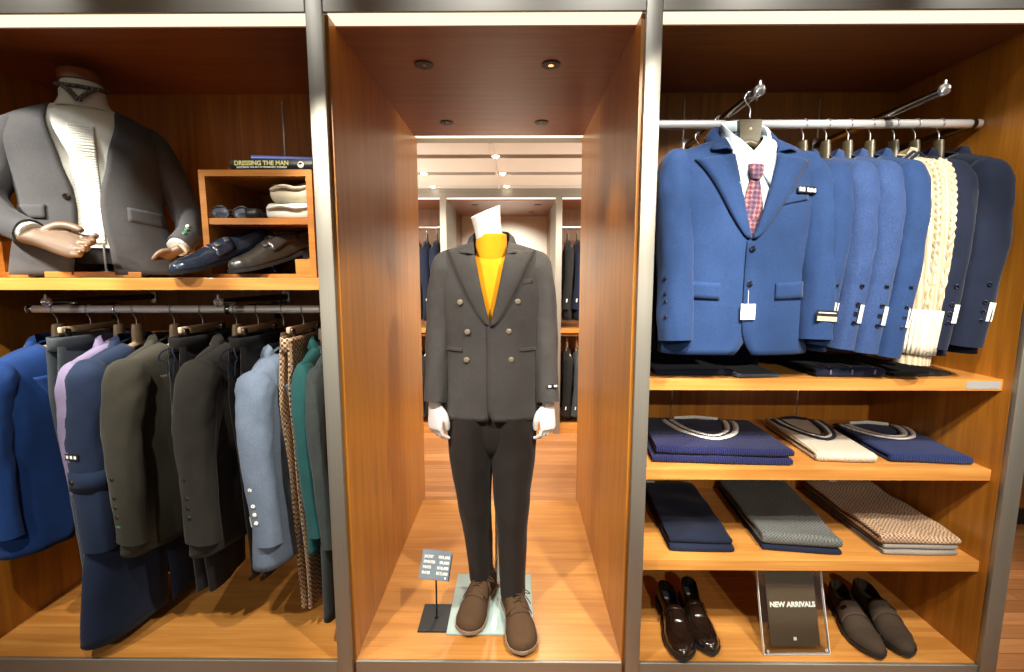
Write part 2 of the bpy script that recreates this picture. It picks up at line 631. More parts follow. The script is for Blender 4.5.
# ---- passage bay in the middle
NB = thing('display_alcove', 'open wood lined passage bay framing the standing mannequin', 'display alcove', (0, 0, 0))
MB().bx(XN0 - 0.028, XN0, YF + 0.0125, YN, 0.0, SOF).build('side_panel', M['wood_z'], NB, False)
MB().bx(XN1, XN1 + 0.028, YF + 0.0125, YN, 0.0, SOF).build('side_panel', M['wood_z'], NB, False)
MB().bx(XN0, XN1, YF + 0.012, 2.675, PZ - 0.03, PZ).build('bottom_board', M['wood_x'], NB, False)
MB().bx(XN0, XN1, YF, YF + 0.012, 0.0, PZ, 0.002).build('kick_plate', M['steel_x'], NB, False)
MB().bx(XN0, XN1, 2.66, 2.675, 0.0, PZ - 0.031).build('back_riser', M['wood_x'], NB, False)
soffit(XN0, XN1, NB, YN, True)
for x, y, lit in ((-0.332, 1.807, 0), (0.125, 1.811, 1), (-0.344, 2.45, 0), (0.125, 2.45, 0)):
    d = MB().tube([(x, y, SOF - 0.006), (x, y, SOF - 0.010), (x, y, SOF - 0.0105), (x, y, SOF - 0.0075)], [0.034, 0.034, 0.026, 0.024], None, 24, (0, 1, 0))
    o = d.build('downlight', M['black'], NB)
    MB().disc((x, y, SOF - 0.0066), (0, 0, -1), 0.018, 0.003, 20, 0.001).build('lamp', M['warm_lamp'] if lit else M['dark_chrome'], o)
panel_steel(XN0 - 0.060, XN0 - 0.010, YN, NB)
panel_steel(XN1 + 0.010, XN1 + 0.058, YN, NB)

# ---- right unit
RU = thing('shelving_unit', 'tall orange wood wardrobe bay with blue jackets above shelves of folded knitwear', 'shelving unit', (0, 0, 0))
MB().bx(XR0 - 0.028, XR0, YF + 0.0125, YB, 0.0, SOF).build('side_panel', M['wood_z'], RU, False)
MB().bx(XR1, XR1 + 0.05, YF + 0.0125, YB + 0.02, 0.0, SOF).build('side_panel', M['wood_z'], RU, False)
MB().bx(XR0 - 0.028, XR1, YB, YB + 0.02, 0.0, SOF).build('back_panel', M['wood_z'], RU, False)
MB().bx(XR0, XR1, YF + 0.0125, YB, PZ - 0.03, PZ).build('bottom_board', M['wood_x'], RU, False)
MB().bx(XR0, XR1, YF, YF + 0.012, 0.0, PZ, 0.002).build('kick_plate', M['steel_x'], RU, False)
SH = (1.090, 0.783, 0.457)
for z in SH:
    s = MB().bx(XR0, XR1, 1.52, YB, z - 0.038, z, 0.001).build('shelf', M['wood_x'], RU, False)
    if z == SH[0]:
        MB().bx(1.465, 1.575, 1.5185, 1.5205, z - 0.031, z - 0.006).build('shelf_edge_label', M['label_grey'], s, False)
soffit(XR0, XR1, RU, YB)
RRY, RRZ = 1.70, 1.937
rail(XR0 + 0.003, XR1 - 0.005, RRY, RRZ, RU, brackets=(XR1 - 0.03,))
ARM1, ARM2 = (0.716, 1.955), (1.255, 1.955)
faceout_arm(ARM1[0], 1.475, YB - 0.01, 1.965, RU)
faceout_arm(ARM2[0], 1.475, YB - 0.01, 1.965, RU)
shelf_standards((0.70, 1.26), YB, 0.2, 2.15, RU)
panel_steel(XR1, XR1 + 0.055, YB, RU)


# ------------------------------------------------------------------ garments
def sgnp(v, p):
    return math.copysign(abs(v) ** p, v)


class Coat:
    """tailored jacket in local axes: x across the shoulders, front towards -y, z = 0 at the nape"""

    def __init__(s, L=0.76, zu=-0.26, sw=0.195, nw=0.07, drop=0.065, chest=(0.215, 0.075), waist=(0.205, 0.062), hem=(0.225, 0.072),
                 zb=-0.40, V=None, ov=0.012, lastb=None, fold=0.013, seed=0, n=2.4, cut=0.05, top_exp=3.2, lap_off=0.006):
        s.__dict__.update(locals())
        s.lastb = lastb if lastb is not None else zb - 0.12
        if V is None:
            s.V = lambda z: nw * max(0.0, (z - zb) / (-0.015 - zb)) ** 0.85 if z > zb else -1

    def ridge(s, x):
        return -0.015 - s.drop * min(1.25, abs(x) / s.sw) ** 1.15

    def ab(s, z):
        if z >= s.zu:
            return s.chest
        t = (s.zu - z) / (s.L + s.zu)
        f = lambda i: interp(t, [(0, s.chest[i]), (0.42, s.waist[i]), (1, s.hem[i])])
        return f(0), f(1)

    def edge(s, z):
        """x of the two front edges at height z -> (xL, xR)"""
        v = s.V(z)
        if v >= 0:
            return -v, v
        c = 0.0
        if z < s.lastb:
            t = (s.lastb - z) / (s.L + s.lastb)
            c = s.cut * t ** 2.2
        return s.ov * 0.9 - c * 1.2, -s.ov + c

    def row(s, z=None, q=None):
        return

    def pt(s, q, phi):
        """q: 0 hem .. 1 underarm .. 2 shoulder ridge"""
        if q <= 1:
            z = -s.L + (s.L + s.zu) * q
            a, b = s.ab(z)
            x, y = a * sgnp(math.cos(phi), 2 / s.n), b * sgnp(math.sin(phi), 2 / s.n)
            return s.wrinkle(Vector((x, y, z)))
        k = q - 1
        a = s.chest[0] + (s.sw - s.chest[0]) * smooth(0, 1, k)
        b = s.chest[1] * max(0.0, 1 - k ** s.top_exp) ** (1 / s.top_exp)
        x, y = a * sgnp(math.cos(phi), 2 / s.n), b * sgnp(math.sin(phi), 2 / s.n)
        z = s.zu + (s.ridge(x) - s.zu) * k
        return s.wrinkle(Vector((x, y, z)))

    def wrinkle(s, p):
        f = s.fold
        w = nz(p.x * 9 + s.seed * 3.1, p.y * 5, p.z * 2.2 + s.seed) + 0.5 * nz(p.x * 20, p.y * 14 + s.seed, p.z * 6)
        d = smooth(0.0, -0.2, p.z)
        p.y += f * w * d * (1 if p.y > 0 else 1)
        return p

    def front(s, x, z, off=0.0):
        """point on the front surface (no overlap offset)"""
        for q in (0,):
            pass
        if z <= s.zu:
            a, b = s.ab(z)
        else:
            k = min(1.0, (z - s.zu) / max(1e-4, s.ridge(x) - s.zu))
            a = s.chest[0] + (s.sw - s.chest[0]) * smooth(0, 1, k)
            b = s.chest[1] * max(0.0, 1 - k ** s.top_exp) ** (1 / s.top_exp)
        r = min(1.0, abs(x) / a)
        y = -b * (1 - r ** s.n) ** (1 / s.n)
        p = s.wrinkle(Vector((x, y, z)))
        p.y -= off
        return p

    def body(s, nr=22, nt=14, m=56):
        mb = MB()
        qs = [i / nr for i in range(nr + 1)] + [1 + (i / nt) ** 0.75 for i in range(1, nt + 1)]
        rows = []
        for q in qs:
            if q <= 1:
                z = -s.L + (s.L + s.zu) * q
                a = s.ab(z)[0]
                xl, xr = s.edge(z)
            else:
                k = q - 1
                a = s.chest[0] + (s.sw - s.chest[0]) * smooth(0, 1, k)
                x = s.nw * k
                for _ in range(4):
                    z = s.zu + (s.ridge(x) - s.zu) * k
                    xl, xr = s.edge(z)
                    x = abs(xr)
            g = lambda x: -math.acos(max(-1, min(1, sgnp(x / a, s.n / 2))))
            p0, p1 = g(xr), g(xl) + 2 * PI
            row = []
            for j in range(m + 1):
                t = j / m
                phi = p0 + (p1 - p0) * t
                p = s.pt(q, phi)
                if t < 0.2 and q < 1.9:
                    p.y -= s.lap_off * smooth(0.2, 0.05, t)
                row.append(p)
            rows.append(row)
        return mb.grid(rows)

    def lapels(s, w=0.082, gorge=-0.125, peak=False, z0=None):
        mb = MB()
        z0 = s.zb if z0 is None else z0
        for sg in (-1, 1):
            rows = []
            N = 22
            for i in range(N + 1):
                t = i / N
                z = z0 + (gorge - z0) * t
                xi = max(0.0, s.V(z)) - 0.002
                ww = w * (0.12 + 0.88 * t ** 0.8) * (1 - 0.08 * math.sin(PI * t))
                row = []
                for c in range(6):
                    k = c / 5
                    x = xi + ww * k
                    zz = z + k * t * (0.035 if peak else -0.012) * (t ** 4)
                    zz = min(zz, s.ridge(x) - 0.004)
                    lift = 0.005 + 0.012 * math.sin(PI * min(1, k * 0.75 + 0.1)) * (0.4 + 0.6 * t)
                    if sg < 0:
                        lift -= 0.003
                    else:
                        lift += 0.005
                    row.append(s.front(sg * x, zz, lift))
                rows.append(row)
            mb.grid(rows)
        return mb

    def collar(s, gorge=-0.118, w=0.042, back=0.055, h=0.022, ys=1.0, flare=1.25):
        mb = MB()
        vg = max(0.02, s.V(gorge))
        f = s.front(vg, gorge)
        pts = [(vg + 0.004, f.y - 0.010, gorge), (s.nw * 0.97, -0.028 * ys, -0.045 - 0.012 * (1 - ys)), (s.nw * 1.0, 0.015 * ys, -0.026 * (1 - ys)), (0.045, back * 0.9, h * 0.7), (0, back, h)]
        half = catmull(pts, 7)
        path = half + [Vector((-p.x, p.y, p.z)) for p in reversed(half[:-1])]
        rows = []
        N = len(path)
        for i, p in enumerate(path):
            u = abs(2 * i / (N - 1) - 1)            # 1 at the ends, 0 at the nape
            out = Vector((p.x, p.y, 0))
            out = Vector((math.copysign(1, p.x) * smooth(0, 0.05, abs(p.x)), (p.y - 0.0) / 0.05, 0))
            if out.length < 1e-4:
                out = Vector((0, 1, 0))
            out.normalize()
            front = smooth(0.62, 0.98, u)
            fall = Vector((out.x * 0.028, out.y * 0.028, -w)) * (1 - front) + Vector((math.copysign(w * flare, p.x), -0.004, 0.004 - 0.03 * (1.25 - flare))) * front
            inner = p + Vector((0, 0, -0.03)) * (1 - front) - out * 0.004 + Vector((0, 0.006, 0)) * front
            o1 = p + out * 0.006 + fall * 0.35 + Vector((0, -0.004 * front, 0.003))
            o2 = p + fall
            if front > 0.2:
                zc = min(o2.z, s.ridge(o2.x) - 0.002)
                o2.z = zc
                fy = s.front(o2.x, zc, 0.014).y
                o2.y = o2.y * (1 - front) + fy * front
            rows.append([inner, p, o1, o2])
        mb.grid(rows)
        return mb

    def sleeve(s, sg, length=0.62, ra=0.068, rb=0.05, path=None, seed=0, cuff=0.78, out=0.020, fwd=-0.03, fold=0.12, ref=(0, 1, 0)):
        mb = MB()
        if path is None:
            x0 = s.sw
            z0 = s.ridge(s.sw)
            path = [(sg * (x0 - 0.070), 0.002, z0 - 0.012), (sg * (x0 - 0.016), 0.003, z0 - 0.048), (sg * (x0 + out * 0.5), 0.002, z0 - 0.16),
                    (sg * (x0 + out), fwd * 0.2, z0 - 0.33), (sg * (x0 + out * 0.9), fwd, z0 - length)]
        P = catmull(path, 9)
        N = len(P)
        A, B = [], []
        for i in range(N):
            t = i / (N - 1)
            dome = 0.30 + 0.70 * smooth(0.0, 0.22, t)
            k = interp(t, [(0, 1.0), (0.3, 1.0), (1, cuff)])
            A.append(ra * k * (0.25 + 0.75 * smooth(0.0, 0.26, t)))
            B.append(rb * k * dome)

        def fn(t, th):
            w = nz(math.cos(th) * 1.5 + seed, math.sin(th) * 1.5, t * 7 + seed * 2) + 0.6 * nz(math.cos(th) * 3, math.sin(th) * 3 + seed, t * 16)
            return 1 + fold * w * smooth(0.05, 0.3, t)
        mb.tube(P, A, B, 28, ref, False, fn, 2.2)
        mb.f.append(tuple(range(28)))
        # turned-in cuff: continue the last ring inwards and close it inside the sleeve
        last = mb.v[-28:]
        c = sum((Vector(v) for v in last), Vector()) / 28
        tdir = (P[-1] - P[-2]).normalized()
        rows = [[Vector(v) for v in last], [c + (Vector(v) - c) * 0.90 for v in last], [c + (Vector(v) - c) * 0.86 - tdir * 0.05 for v in last]]
        mb.grid(rows, True, False, True)
        s.last_path, s.last_A, s.last_B = P, A, B
        return mb


def sleeve_point(P, A, B, t, th, ref=(0, 1, 0), off=0.0):
    """a point on a sleeve's skin and its outward normal"""
    N = len(P)
    i = min(N - 2, int(t * (N - 1)))
    tt = (P[i + 1] - P[max(0, i - 1)]).normalized()
    r = Vector(ref)
    a = (r - tt * r.dot(tt)).normalized()
    b = tt.cross(a)
    nrm = (a * math.cos(th) / A[i] + b * math.sin(th) / B[i]).normalized()
    return P[i] + a * A[i] * math.cos(th) + b * B[i] * math.sin(th) + nrm * off, nrm, tt


def patch(mb, c, nrm, up, w, h, th=0.0015):
    """thin rounded tag lying on a surface"""
    nrm = nrm.normalized()
    u = (up - nrm * up.dot(nrm)).normalized()
    sd = u.cross(nrm)
    R = Matrix((sd, nrm, u)).transposed()
    mb.box(c + nrm * th * 0.5, (w, th, h), min(th * 0.3, 0.0005), R)
    return mb


def hanger(label, loc, rz, wood_mat, group, clips=False, bw=0.165, stem=0.085, neck=True):
    """hanger whose hook sits on a rail at loc; bar along local x"""
    t = thing('clip_hanger' if clips else 'coat_hanger', label, 'hanger', loc, rz, group)
    pts = []
    R = 0.0185
    for k in range(11):
        a = math.radians(-50 + k * 25)
        pts.append((-R * math.sin(a - PI / 2) * -1 if False else R * math.cos(a), 0, R * math.sin(a) - 0.002))
    pts = pts[:11]
    pts = [(R * math.cos(math.radians(a)), 0, R * math.sin(math.radians(a)) - 0.003) for a in range(-30, 231, 20)]
    pts += [(-0.004, 0, -0.028), (0, 0, -0.038), (0, 0, -min(stem, 0.06))]
    MB().tube(catmull(pts, 3), 0.0019, None, 8, (0, 1, 0)).build('hook', M['chrome'], t)
    if clips:
        MB().box((0, 0, -stem - 0.008), (bw * 1.5, 0.014, 0.022), 0.004).build('bar', wood_mat, t)
        for sx in (-0.62, 0.62):
            c = MB()
            c.box((sx * bw, 0, -stem - 0.02), (0.024, 0.026, 0.034), 0.004)
            c.tube([(sx * bw - 0.012, 0, -stem - 0.006), (sx * bw + 0.012, 0, -stem - 0.006)], 0.006, None, 10, (0, 0, 1))
            c.build('clip', M['dark_chrome'], t)
    else:
        b = MB()
        P, A, B = [], [], []
        for i in range(25):
            k = -1 + i / 12
            P.append((k * bw, 0.012 * k * k - 0.004, -stem - 0.040 - 0.066 * abs(k) ** 1.2))
            A.append(0.010 + 0.016 * abs(k) ** 1.5)
            B.append(0.013 - 0.002 * abs(k))
        b.tube(P, A, B, 14, (0, 1, 0))
        if neck:
            b.tube([(0, 0, -stem + 0.030), (0, 0, -stem + 0.028), (0, 0, -stem), (0, 0, -stem - 0.045)], [0.012, 0.019, 0.023, 0.026], [0.008, 0.011, 0.013, 0.014], 16, (1, 0, 0))
        b.build('shoulder_bar', wood_mat, t)
    return t


def jacket(label, loc, rz, mat, group, coat=None, sl=0.62, near=None, cuff=None, buttons=True, lap=True, name='suit_jacket', cat='jacket',
           ra=0.066, rb=0.046, seed=0, bmat=None, strap=False, tilt=0.0):
    """edge-on jacket. near: -1/+1 which local sleeve faces the camera. cuff: kind of cuff label"""
    C = coat or Coat(seed=seed)
    t = thing(name, label, cat, loc, rz, group, rot=(tilt, 0, rz) if tilt else None)
    C.body().build('body', mat, t, solid=0.004)
    if lap:
        C.lapels().build('lapel', mat, t, solid=0.003)
    C.collar(w=0.040, back=max(0.020, C.chest[1] * 0.5), h=-0.010, ys=0.45, flare=0.35).build('collar', mat, t, solid=0.004)
    for sg in (-1, 1):
        o = C.sleeve(sg, sl, ra, rb, seed=seed + sg).build('sleeve', mat, t)
        P, A, B = C.last_path, C.last_A, C.last_B
        if sg == near:
            # tt points down; for ref +y: a = +y side (rear of the garment), b = tt x a
            outer = PI / 2 if (Vector((0, 0, -1)).cross(Vector((0, 1, 0)))).x * sg > 0 else -PI / 2
            th0 = outer * 0.52          # between the outer face and the rear edge
            if buttons:
                for k in range(4):
                    p, n_, tt = sleeve_point(P, A, B, 0.83 + 0.038 * k, outer * (0.98 if cuff == 'white' else 0.85))
                    MB().disc(p - n_ * 0.001, n_, 0.0075, 0.004, 12).build('cuff_button', bmat or M['button_dark'], o)
            if cuff == 'white':
                p, n_, tt = sleeve_point(P, A, B, 0.89, outer * 0.60)
                l = patch(MB(), p, n_, -tt, 0.034, 0.058, 0.002).build('cuff_label', M['label_white'], o, False)
                p, n_, tt = sleeve_point(P, A, B, 0.90, outer * 0.62)
            elif cuff == 'small':
                for k, mt in ((0.85, 'label_green'), (1.15, 'label_white')):
                    p, n_, tt = sleeve_point(P, A, B, 0.95, outer * k)
                    patch(MB(), p, n_, -tt, 0.018, 0.007, 0.002).build('cuff_label', M[mt], o, False)
            elif cuff == 'edge':
                p, n_, tt = sleeve_point(P, A, B, 0.93, outer * 0.45)
                patch(MB(), p, n_, -tt, 0.008, 0.035, 0.002).build('cuff_label', M['label_white'], o, False)
            if strap:
                b = MB()
                rr = []
                for dt in (0.80, 0.845):
                    rr.append([sleeve_point(P, A, B, dt, 2 * PI * k / 24, off=0.004)[0] for k in range(24)])
                b.grid(rr, True).build('sleeve_strap', mat, o, solid=0.003)
                p, n_, tt = sleeve_point(P, A, B, 0.745, outer * 0.9)
                patch(MB(), p, n_, -tt, 0.055, 0.022, 0.002).build('sleeve_label', M['label_black'], o, False)
                e = MB()
                for dx in (-0.016, 0.0, 0.016):
                    sd = n_.cross(tt).normalized()
                    patch(e, p + sd * dx + n_ * 0.002, n_, -tt, 0.009, 0.010, 0.0008)
                e.build('label_mark', M['label_white'], o, False)
                p, n_, tt = sleeve_point(P, A, B, 0.83, outer * 0.8, off=0.005)
                MB().disc(p, n_, 0.009, 0.004, 16).build('strap_button', M['button_dark'], o)
    return t, C


def hung_trousers(label, loc, rz, mat, group, w=0.17, L=1.0, th=0.02, seed=0, folded=True, draw=False):
    """trousers clipped by the waist; wide along local x, folded flat"""
    t = thing('trousers', label, 'trousers', loc, rz, group)
    for sg in (-1, 1):
        rows = []
        N = 26
        for i in range(N + 1):
            k = i / N
            z = -0.02 - L * k
            hw = interp(k, [(0, w * 0.92), (0.2, w), (0.6, w * 0.78), (1, w * 0.66)])
            row = []
            for j in range(24):
                a = 2 * PI * j / 24
                x = hw * sgnp(math.cos(a), 0.9)
                y = th * sgnp(math.sin(a), 0.8) * (0.8 + 0.2 * k) + sg * th * 0.98
                y += 0.010 * nz(x * 14 + seed, sg, z * 3 + seed) * smooth(0, 0.1, k)
                row.append((x, y, z))
            rows.append(row)
        MB().grid(rows, True, True, True).build('leg', mat, t)
    wb = MB()
    rows = []
    for z in (0.012, 0.0, -0.035):
        rows.append([(w * 0.935 * sgnp(math.cos(2 * PI * j / 32), 0.8), th * 2.05 * sgnp(math.sin(2 * PI * j / 32), 0.7), z) for j in range(32)])
    wb.grid(rows, True).build('waistband', mat, t, solid=0.003)
    if draw:
        d = MB()
        for k in (-1, 1):
            d.tube(catmull([(-w * 0.95, 0, -0.02), (-w - 0.018, k * 0.018, -0.03), (-w - 0.022, k * 0.028, -0.055), (-w - 0.01, k * 0.014, -0.068), (-w - 0.012, k * 0.01, -0.11)], 5), 0.0025, None, 6)
        d.build('drawstring', M['navy_fab'], t)
    return t


M['blue_royal'] = fabric('royal_blue_wool', (10, 40, 86))
M['grey_trs'] = fabric('slate_grey_wool', (52, 58, 62))
M['lavender'] = fabric('lavender_cotton', (98, 90, 114), sheen=0.15)
M['navy_coat'] = fabric('navy_cotton_twill', (17, 29, 50))
M['navy_fab'] = fabric('dark_navy_wool', (15, 22, 40))
M['olive'] = fabric('dark_olive_wool', (42, 40, 32))
M['olive_dark'] = fabric('charcoal_olive_wool', (36, 34, 30))
M['black_trs'] = fabric('near_black_wool', (24, 23, 23))
M['sky'] = fabric('steel_blue_linen', (84, 98, 116), (112, 124, 140), weave=500)
M['green'] = fabric('bottle_green_wool', (18, 58, 58))
M['grey_green'] = fabric('grey_green_wool', (38, 44, 44), (56, 62, 60), weave=500)
M['suit_blue'] = fabric('mid_blue_hopsack', (26, 48, 86), (38, 64, 106), weave=520)
M['suit_blue2'] = fabric('heather_blue_wool', (36, 56, 96), (54, 76, 118), weave=420)
M['suit_navy'] = fabric('deep_navy_wool', (12, 19, 36))
M['shirt_pale'] = fabric('pale_blue_cotton', (196, 214, 230), weave=1200, sheen=0.05)
M['shirt_white'] = fabric('white_cotton', (186, 188, 180), weave=1200, sheen=0.05)
M['charcoal'] = fabric('charcoal_wool', (58, 56, 54), (76, 73, 70), weave=600)
M['grey_torso'] = fabric('mid_grey_wool', (56, 56, 57), (71, 71, 72), weave=600)
M['trs_charcoal'] = fabric('dark_charcoal_wool', (30, 25, 22))
M['orange'] = fabric('saffron_knit', (236, 156, 16), (246, 172, 30), weave=700)
M['hound'] = check('brown_houndstooth', (76, 48, 34), (206, 178, 142), 0.009)
M['tie'] = check('rust_plaid_silk', (112, 58, 62), (140, 112, 116), 0.010, (0, 0.75, 0), (46, 54, 92))
M['glen'] = check('grey_glen_check', (62, 66, 66), (112, 114, 108), 0.006)
M['gun_check'] = check('tan_gun_check', (104, 74, 56), (190, 164, 132), 0.007)
M['grey_fold'] = fabric('warm_grey_wool', (118, 112, 104))
M['cream_knit'] = knit('cream_cable_knit', (196, 182, 154), (168, 150, 118), 160, 'y')
M['navy_knit'] = knit('navy_cable_knit', (34, 38, 84), (20, 22, 56), 260, 'x')
M['navy_knit2'] = knit('blue_navy_cable_knit', (28, 46, 100), (16, 26, 62), 260, 'x')
M['white_knit'] = knit('cream_fine_knit', (216, 206, 186), (190, 178, 156), 260, 'x')

# ---- left rail, from its left end. Local x runs along world y, so rz = +90 deg; fronts look to the right
G1 = 'garments on the left rail'
GH = 'hangers on the left rail'
RZL = PI / 2


def lh(x, label, mat=None, clips=False, dz=0.0, dy=0.0, turn=0.0, **k):
    return hanger(label, (x, RY + dy, RLZ + 0.0015 + dz), RZL + turn, mat or M['wood_hanger'], GH, clips, **k)


# with rz=+90: local +x -> world +y, so the sleeve nearer the camera is local -x; local -y (front) -> world +x
lh(-1.688, 'hanger holding the bright blue jacket at the rail\'s left end', turn=-0.22)
jacket('bright royal blue jacket at the left end of the rail', (-1.688, RY, RLZ - 0.085), RZL - 0.22, M['blue_royal'], G1,
       Coat(seed=1, L=0.77, chest=(0.215, 0.085), hem=(0.225, 0.085)), 0.60, -1, 'edge', seed=1, ra=0.072, tilt=0.07)
lh(-1.565, 'clip hanger holding the slate grey trousers', M['wood_hanger'], True, stem=0.058)
hung_trousers('slate grey trousers clipped between the blue jacket and lavender shirt', (-1.565, RY, RLZ - 0.098), RZL, M['grey_trs'], G1, L=0.85, seed=2)
lh(-1.462, 'wooden hanger holding the lavender shirt', bw=0.15)
jacket('lavender long sleeved shirt between grey trousers and navy coat', (-1.464, RY, RLZ - 0.080), RZL, M['lavender'], G1,
       Coat(seed=3, L=0.74, chest=(0.21, 0.045), waist=(0.205, 0.042), hem=(0.21, 0.045), zb=-0.06), 0.58, -1, None, False, False, 'shirt', 'shirt', 0.05, 0.04, 3)
lh(-1.395, 'wooden hanger holding the long navy coat', turn=-0.10)
jacket('long navy coat with a strapped sleeve and dark hem hanging lowest', (-1.395, RY, RLZ - 0.082), RZL - 0.10, M['navy_coat'], G1,
       Coat(seed=4, L=1.07, chest=(0.215, 0.07), waist=(0.215, 0.07), hem=(0.265, 0.085), zb=-0.3, cut=0.02), 0.64, -1, None, False, True, 'coat', 'coat', 0.074, 0.05, 4, strap=True, tilt=0.05)
lh(-1.255, 'wooden hanger holding the first olive jacket', turn=-0.14)
jacket('dark olive jacket beside the navy coat, two tiny cuff labels', (-1.258, RY, RLZ - 0.078), RZL - 0.14, M['olive'], G1,
       Coat(seed=5, chest=(0.215, 0.08)), 0.62, -1, 'small', seed=5, ra=0.074, tilt=0.07)
lh(-1.150, 'clip hanger holding black drawstring trousers between the olive jackets', M['wood_hanger'], True, stem=0.058)
hung_trousers('black drawstring trousers hanging between the two olive jackets', (-1.150, RY, RLZ - 0.098), RZL, M['black_trs'], G1, L=0.92, seed=6, draw=True)
lh(-1.025, 'wooden hanger holding the second olive jacket', turn=-0.10)
jacket('charcoal olive jacket midway between two black drawstring trousers', (-1.025, RY, RLZ - 0.078), RZL - 0.10, M['olive_dark'], G1,
       Coat(seed=7, chest=(0.215, 0.085)), 0.62, -1, 'edge', seed=7, ra=0.072, tilt=0.07)
lh(-0.945, 'clip hanger holding black trousers beside the steel blue jacket', M['wood_hanger'], True, stem=0.058)
hung_trousers('black drawstring trousers hanging just left of the steel blue jacket', (-0.945, RY, RLZ - 0.098), RZL, M['black_trs'], G1, L=0.86, seed=8, draw=True)
lh(-0.852, 'steel hook hanger holding the steel blue jacket, set low', stem=0.115, turn=-0.08)
jacket('pale steel blue linen jacket near the right end of the rail', (-0.850, RY - 0.01, RLZ - 0.115), RZL - 0.08, M['sky'], G1,
       Coat(seed=9, chest=(0.205, 0.075), sw=0.185), 0.585, -1, 'edge', seed=9, ra=0.062, bmat=M['label_white'])
lh(-0.778, 'clip hanger holding the brown houndstooth trousers', M['wood_hanger'], True, stem=0.058)
hung_trousers('brown and cream houndstooth trousers reaching almost to the floor board', (-0.778, RY, RLZ - 0.098), RZL, M['hound'], G1, L=0.985, seed=10, th=0.014)
lh(-0.712, 'pale hanger holding the bottle green jacket', bw=0.12, stem=0.10)
jacket('bottle green jacket between houndstooth trousers and grey coat', (-0.712, RY + 0.01, RLZ - 0.085), RZL, M['green'], G1,
       Coat(seed=11, chest=(0.20, 0.03), waist=(0.2, 0.028), hem=(0.2, 0.03), sw=0.18, fold=0.004), 0.60, -1, None, False, seed=11, ra=0.036, rb=0.04)
lh(-0.664, 'hanger holding the grey green coat by the steel post', stem=0.10)
jacket('long grey green coat at the right end beside the steel post', (-0.664, RY, RLZ - 0.10), RZL, M['grey_green'], G1,
       Coat(seed=12, L=0.99, chest=(0.20, 0.032), waist=(0.2, 0.03), hem=(0.2, 0.032), sw=0.18, fold=0.004), 0.62, -1, None, False, seed=12, ra=0.034, rb=0.042, name='coat', cat='coat')

# ---- right rail: fronts look to the left, so rz = -90 deg and the near sleeve is local +x
G2 = 'jackets on the right rail'
GH2 = 'hangers on the right rail'
RZR = -PI / 2
row = [(0.983, 'suit_blue', 'mid blue jacket directly right of the front facing jacket', 'nearest the front facing jacket', 'white', 0.02),
       (1.061, 'suit_blue2', 'heather blue jacket, second edge-on from the front facing jacket', 'second from the front facing jacket', 'white', 0.012),
       (1.136, 'suit_blue2', 'heather blue jacket, third edge-on from the front facing jacket', 'third from the front facing jacket', 'white', 0.006),
       (1.211, 'suit_blue', 'saturated blue jacket directly left of the cream cardigan', 'just left of the cream cardigan', 'white', 0)]
for i, (x, mt, lb, hl, cf, dy) in enumerate(row):
    hanger('dark hanger on the right rail, ' + hl, (x, RRY, RRZ + 0.0015), RZR + 0.06 - 0.02 * i, M['dark_hanger'], GH2)
    jacket(lb, (x, RRY + dy, RRZ - 0.085), RZR + 0.06 - 0.02 * i, M[mt], G2, Coat(seed=20 + i, L=0.67, chest=(0.205, 0.040), waist=(0.20, 0.036), hem=(0.215, 0.040), fold=0.005), 0.565 + 0.012 * i, 1, cf, seed=20 + i, bmat=M['button_navy'], ra=0.047, rb=0.048, tilt=-0.02)
# cream cardigan
hanger('dark hanger on the right rail holding the cream cardigan', (1.292, RRY, RRZ + 0.0015), RZR, M['dark_hanger'], GH2)
C = Coat(seed=30, L=0.68, chest=(0.205, 0.042), waist=(0.2, 0.04), hem=(0.2, 0.042), sw=0.185, zb=-0.38, fold=0.005)
cd = thing('cardigan', 'cream cable knit cardigan with dark neck stripes among blue jackets', 'cardigan', (1.292, RRY, RRZ - 0.085), RZR - 0.03, G2, rot=(0.005, 0, RZR - 0.03))
C.body().build('body', M['cream_knit'], cd, solid=0.006)
cband = C.collar(w=0.03, back=0.024, h=-0.010, ys=0.45, flare=0.3).build('neck_band', M['cream_knit'], cd, solid=0.006)
st = MB()
for zz in (0.012, 0.034):
    rows = []
    for i in range(21):
        y = -0.03 - 0.03 * zz + 0.11 * (i / 20) - 0.03
        rows.append([(0.075 + zz + k * 0.011, y, C.ridge(0.075 + zz + k * 0.011) + 0.006 - abs(y) * 0.9 + (0.012 if k == 0 else 0.012)) for k in (0, 1)])
    st.grid(rows)
st.build('neck_stripe', M['navy_fab'], cd, solid=0.004)
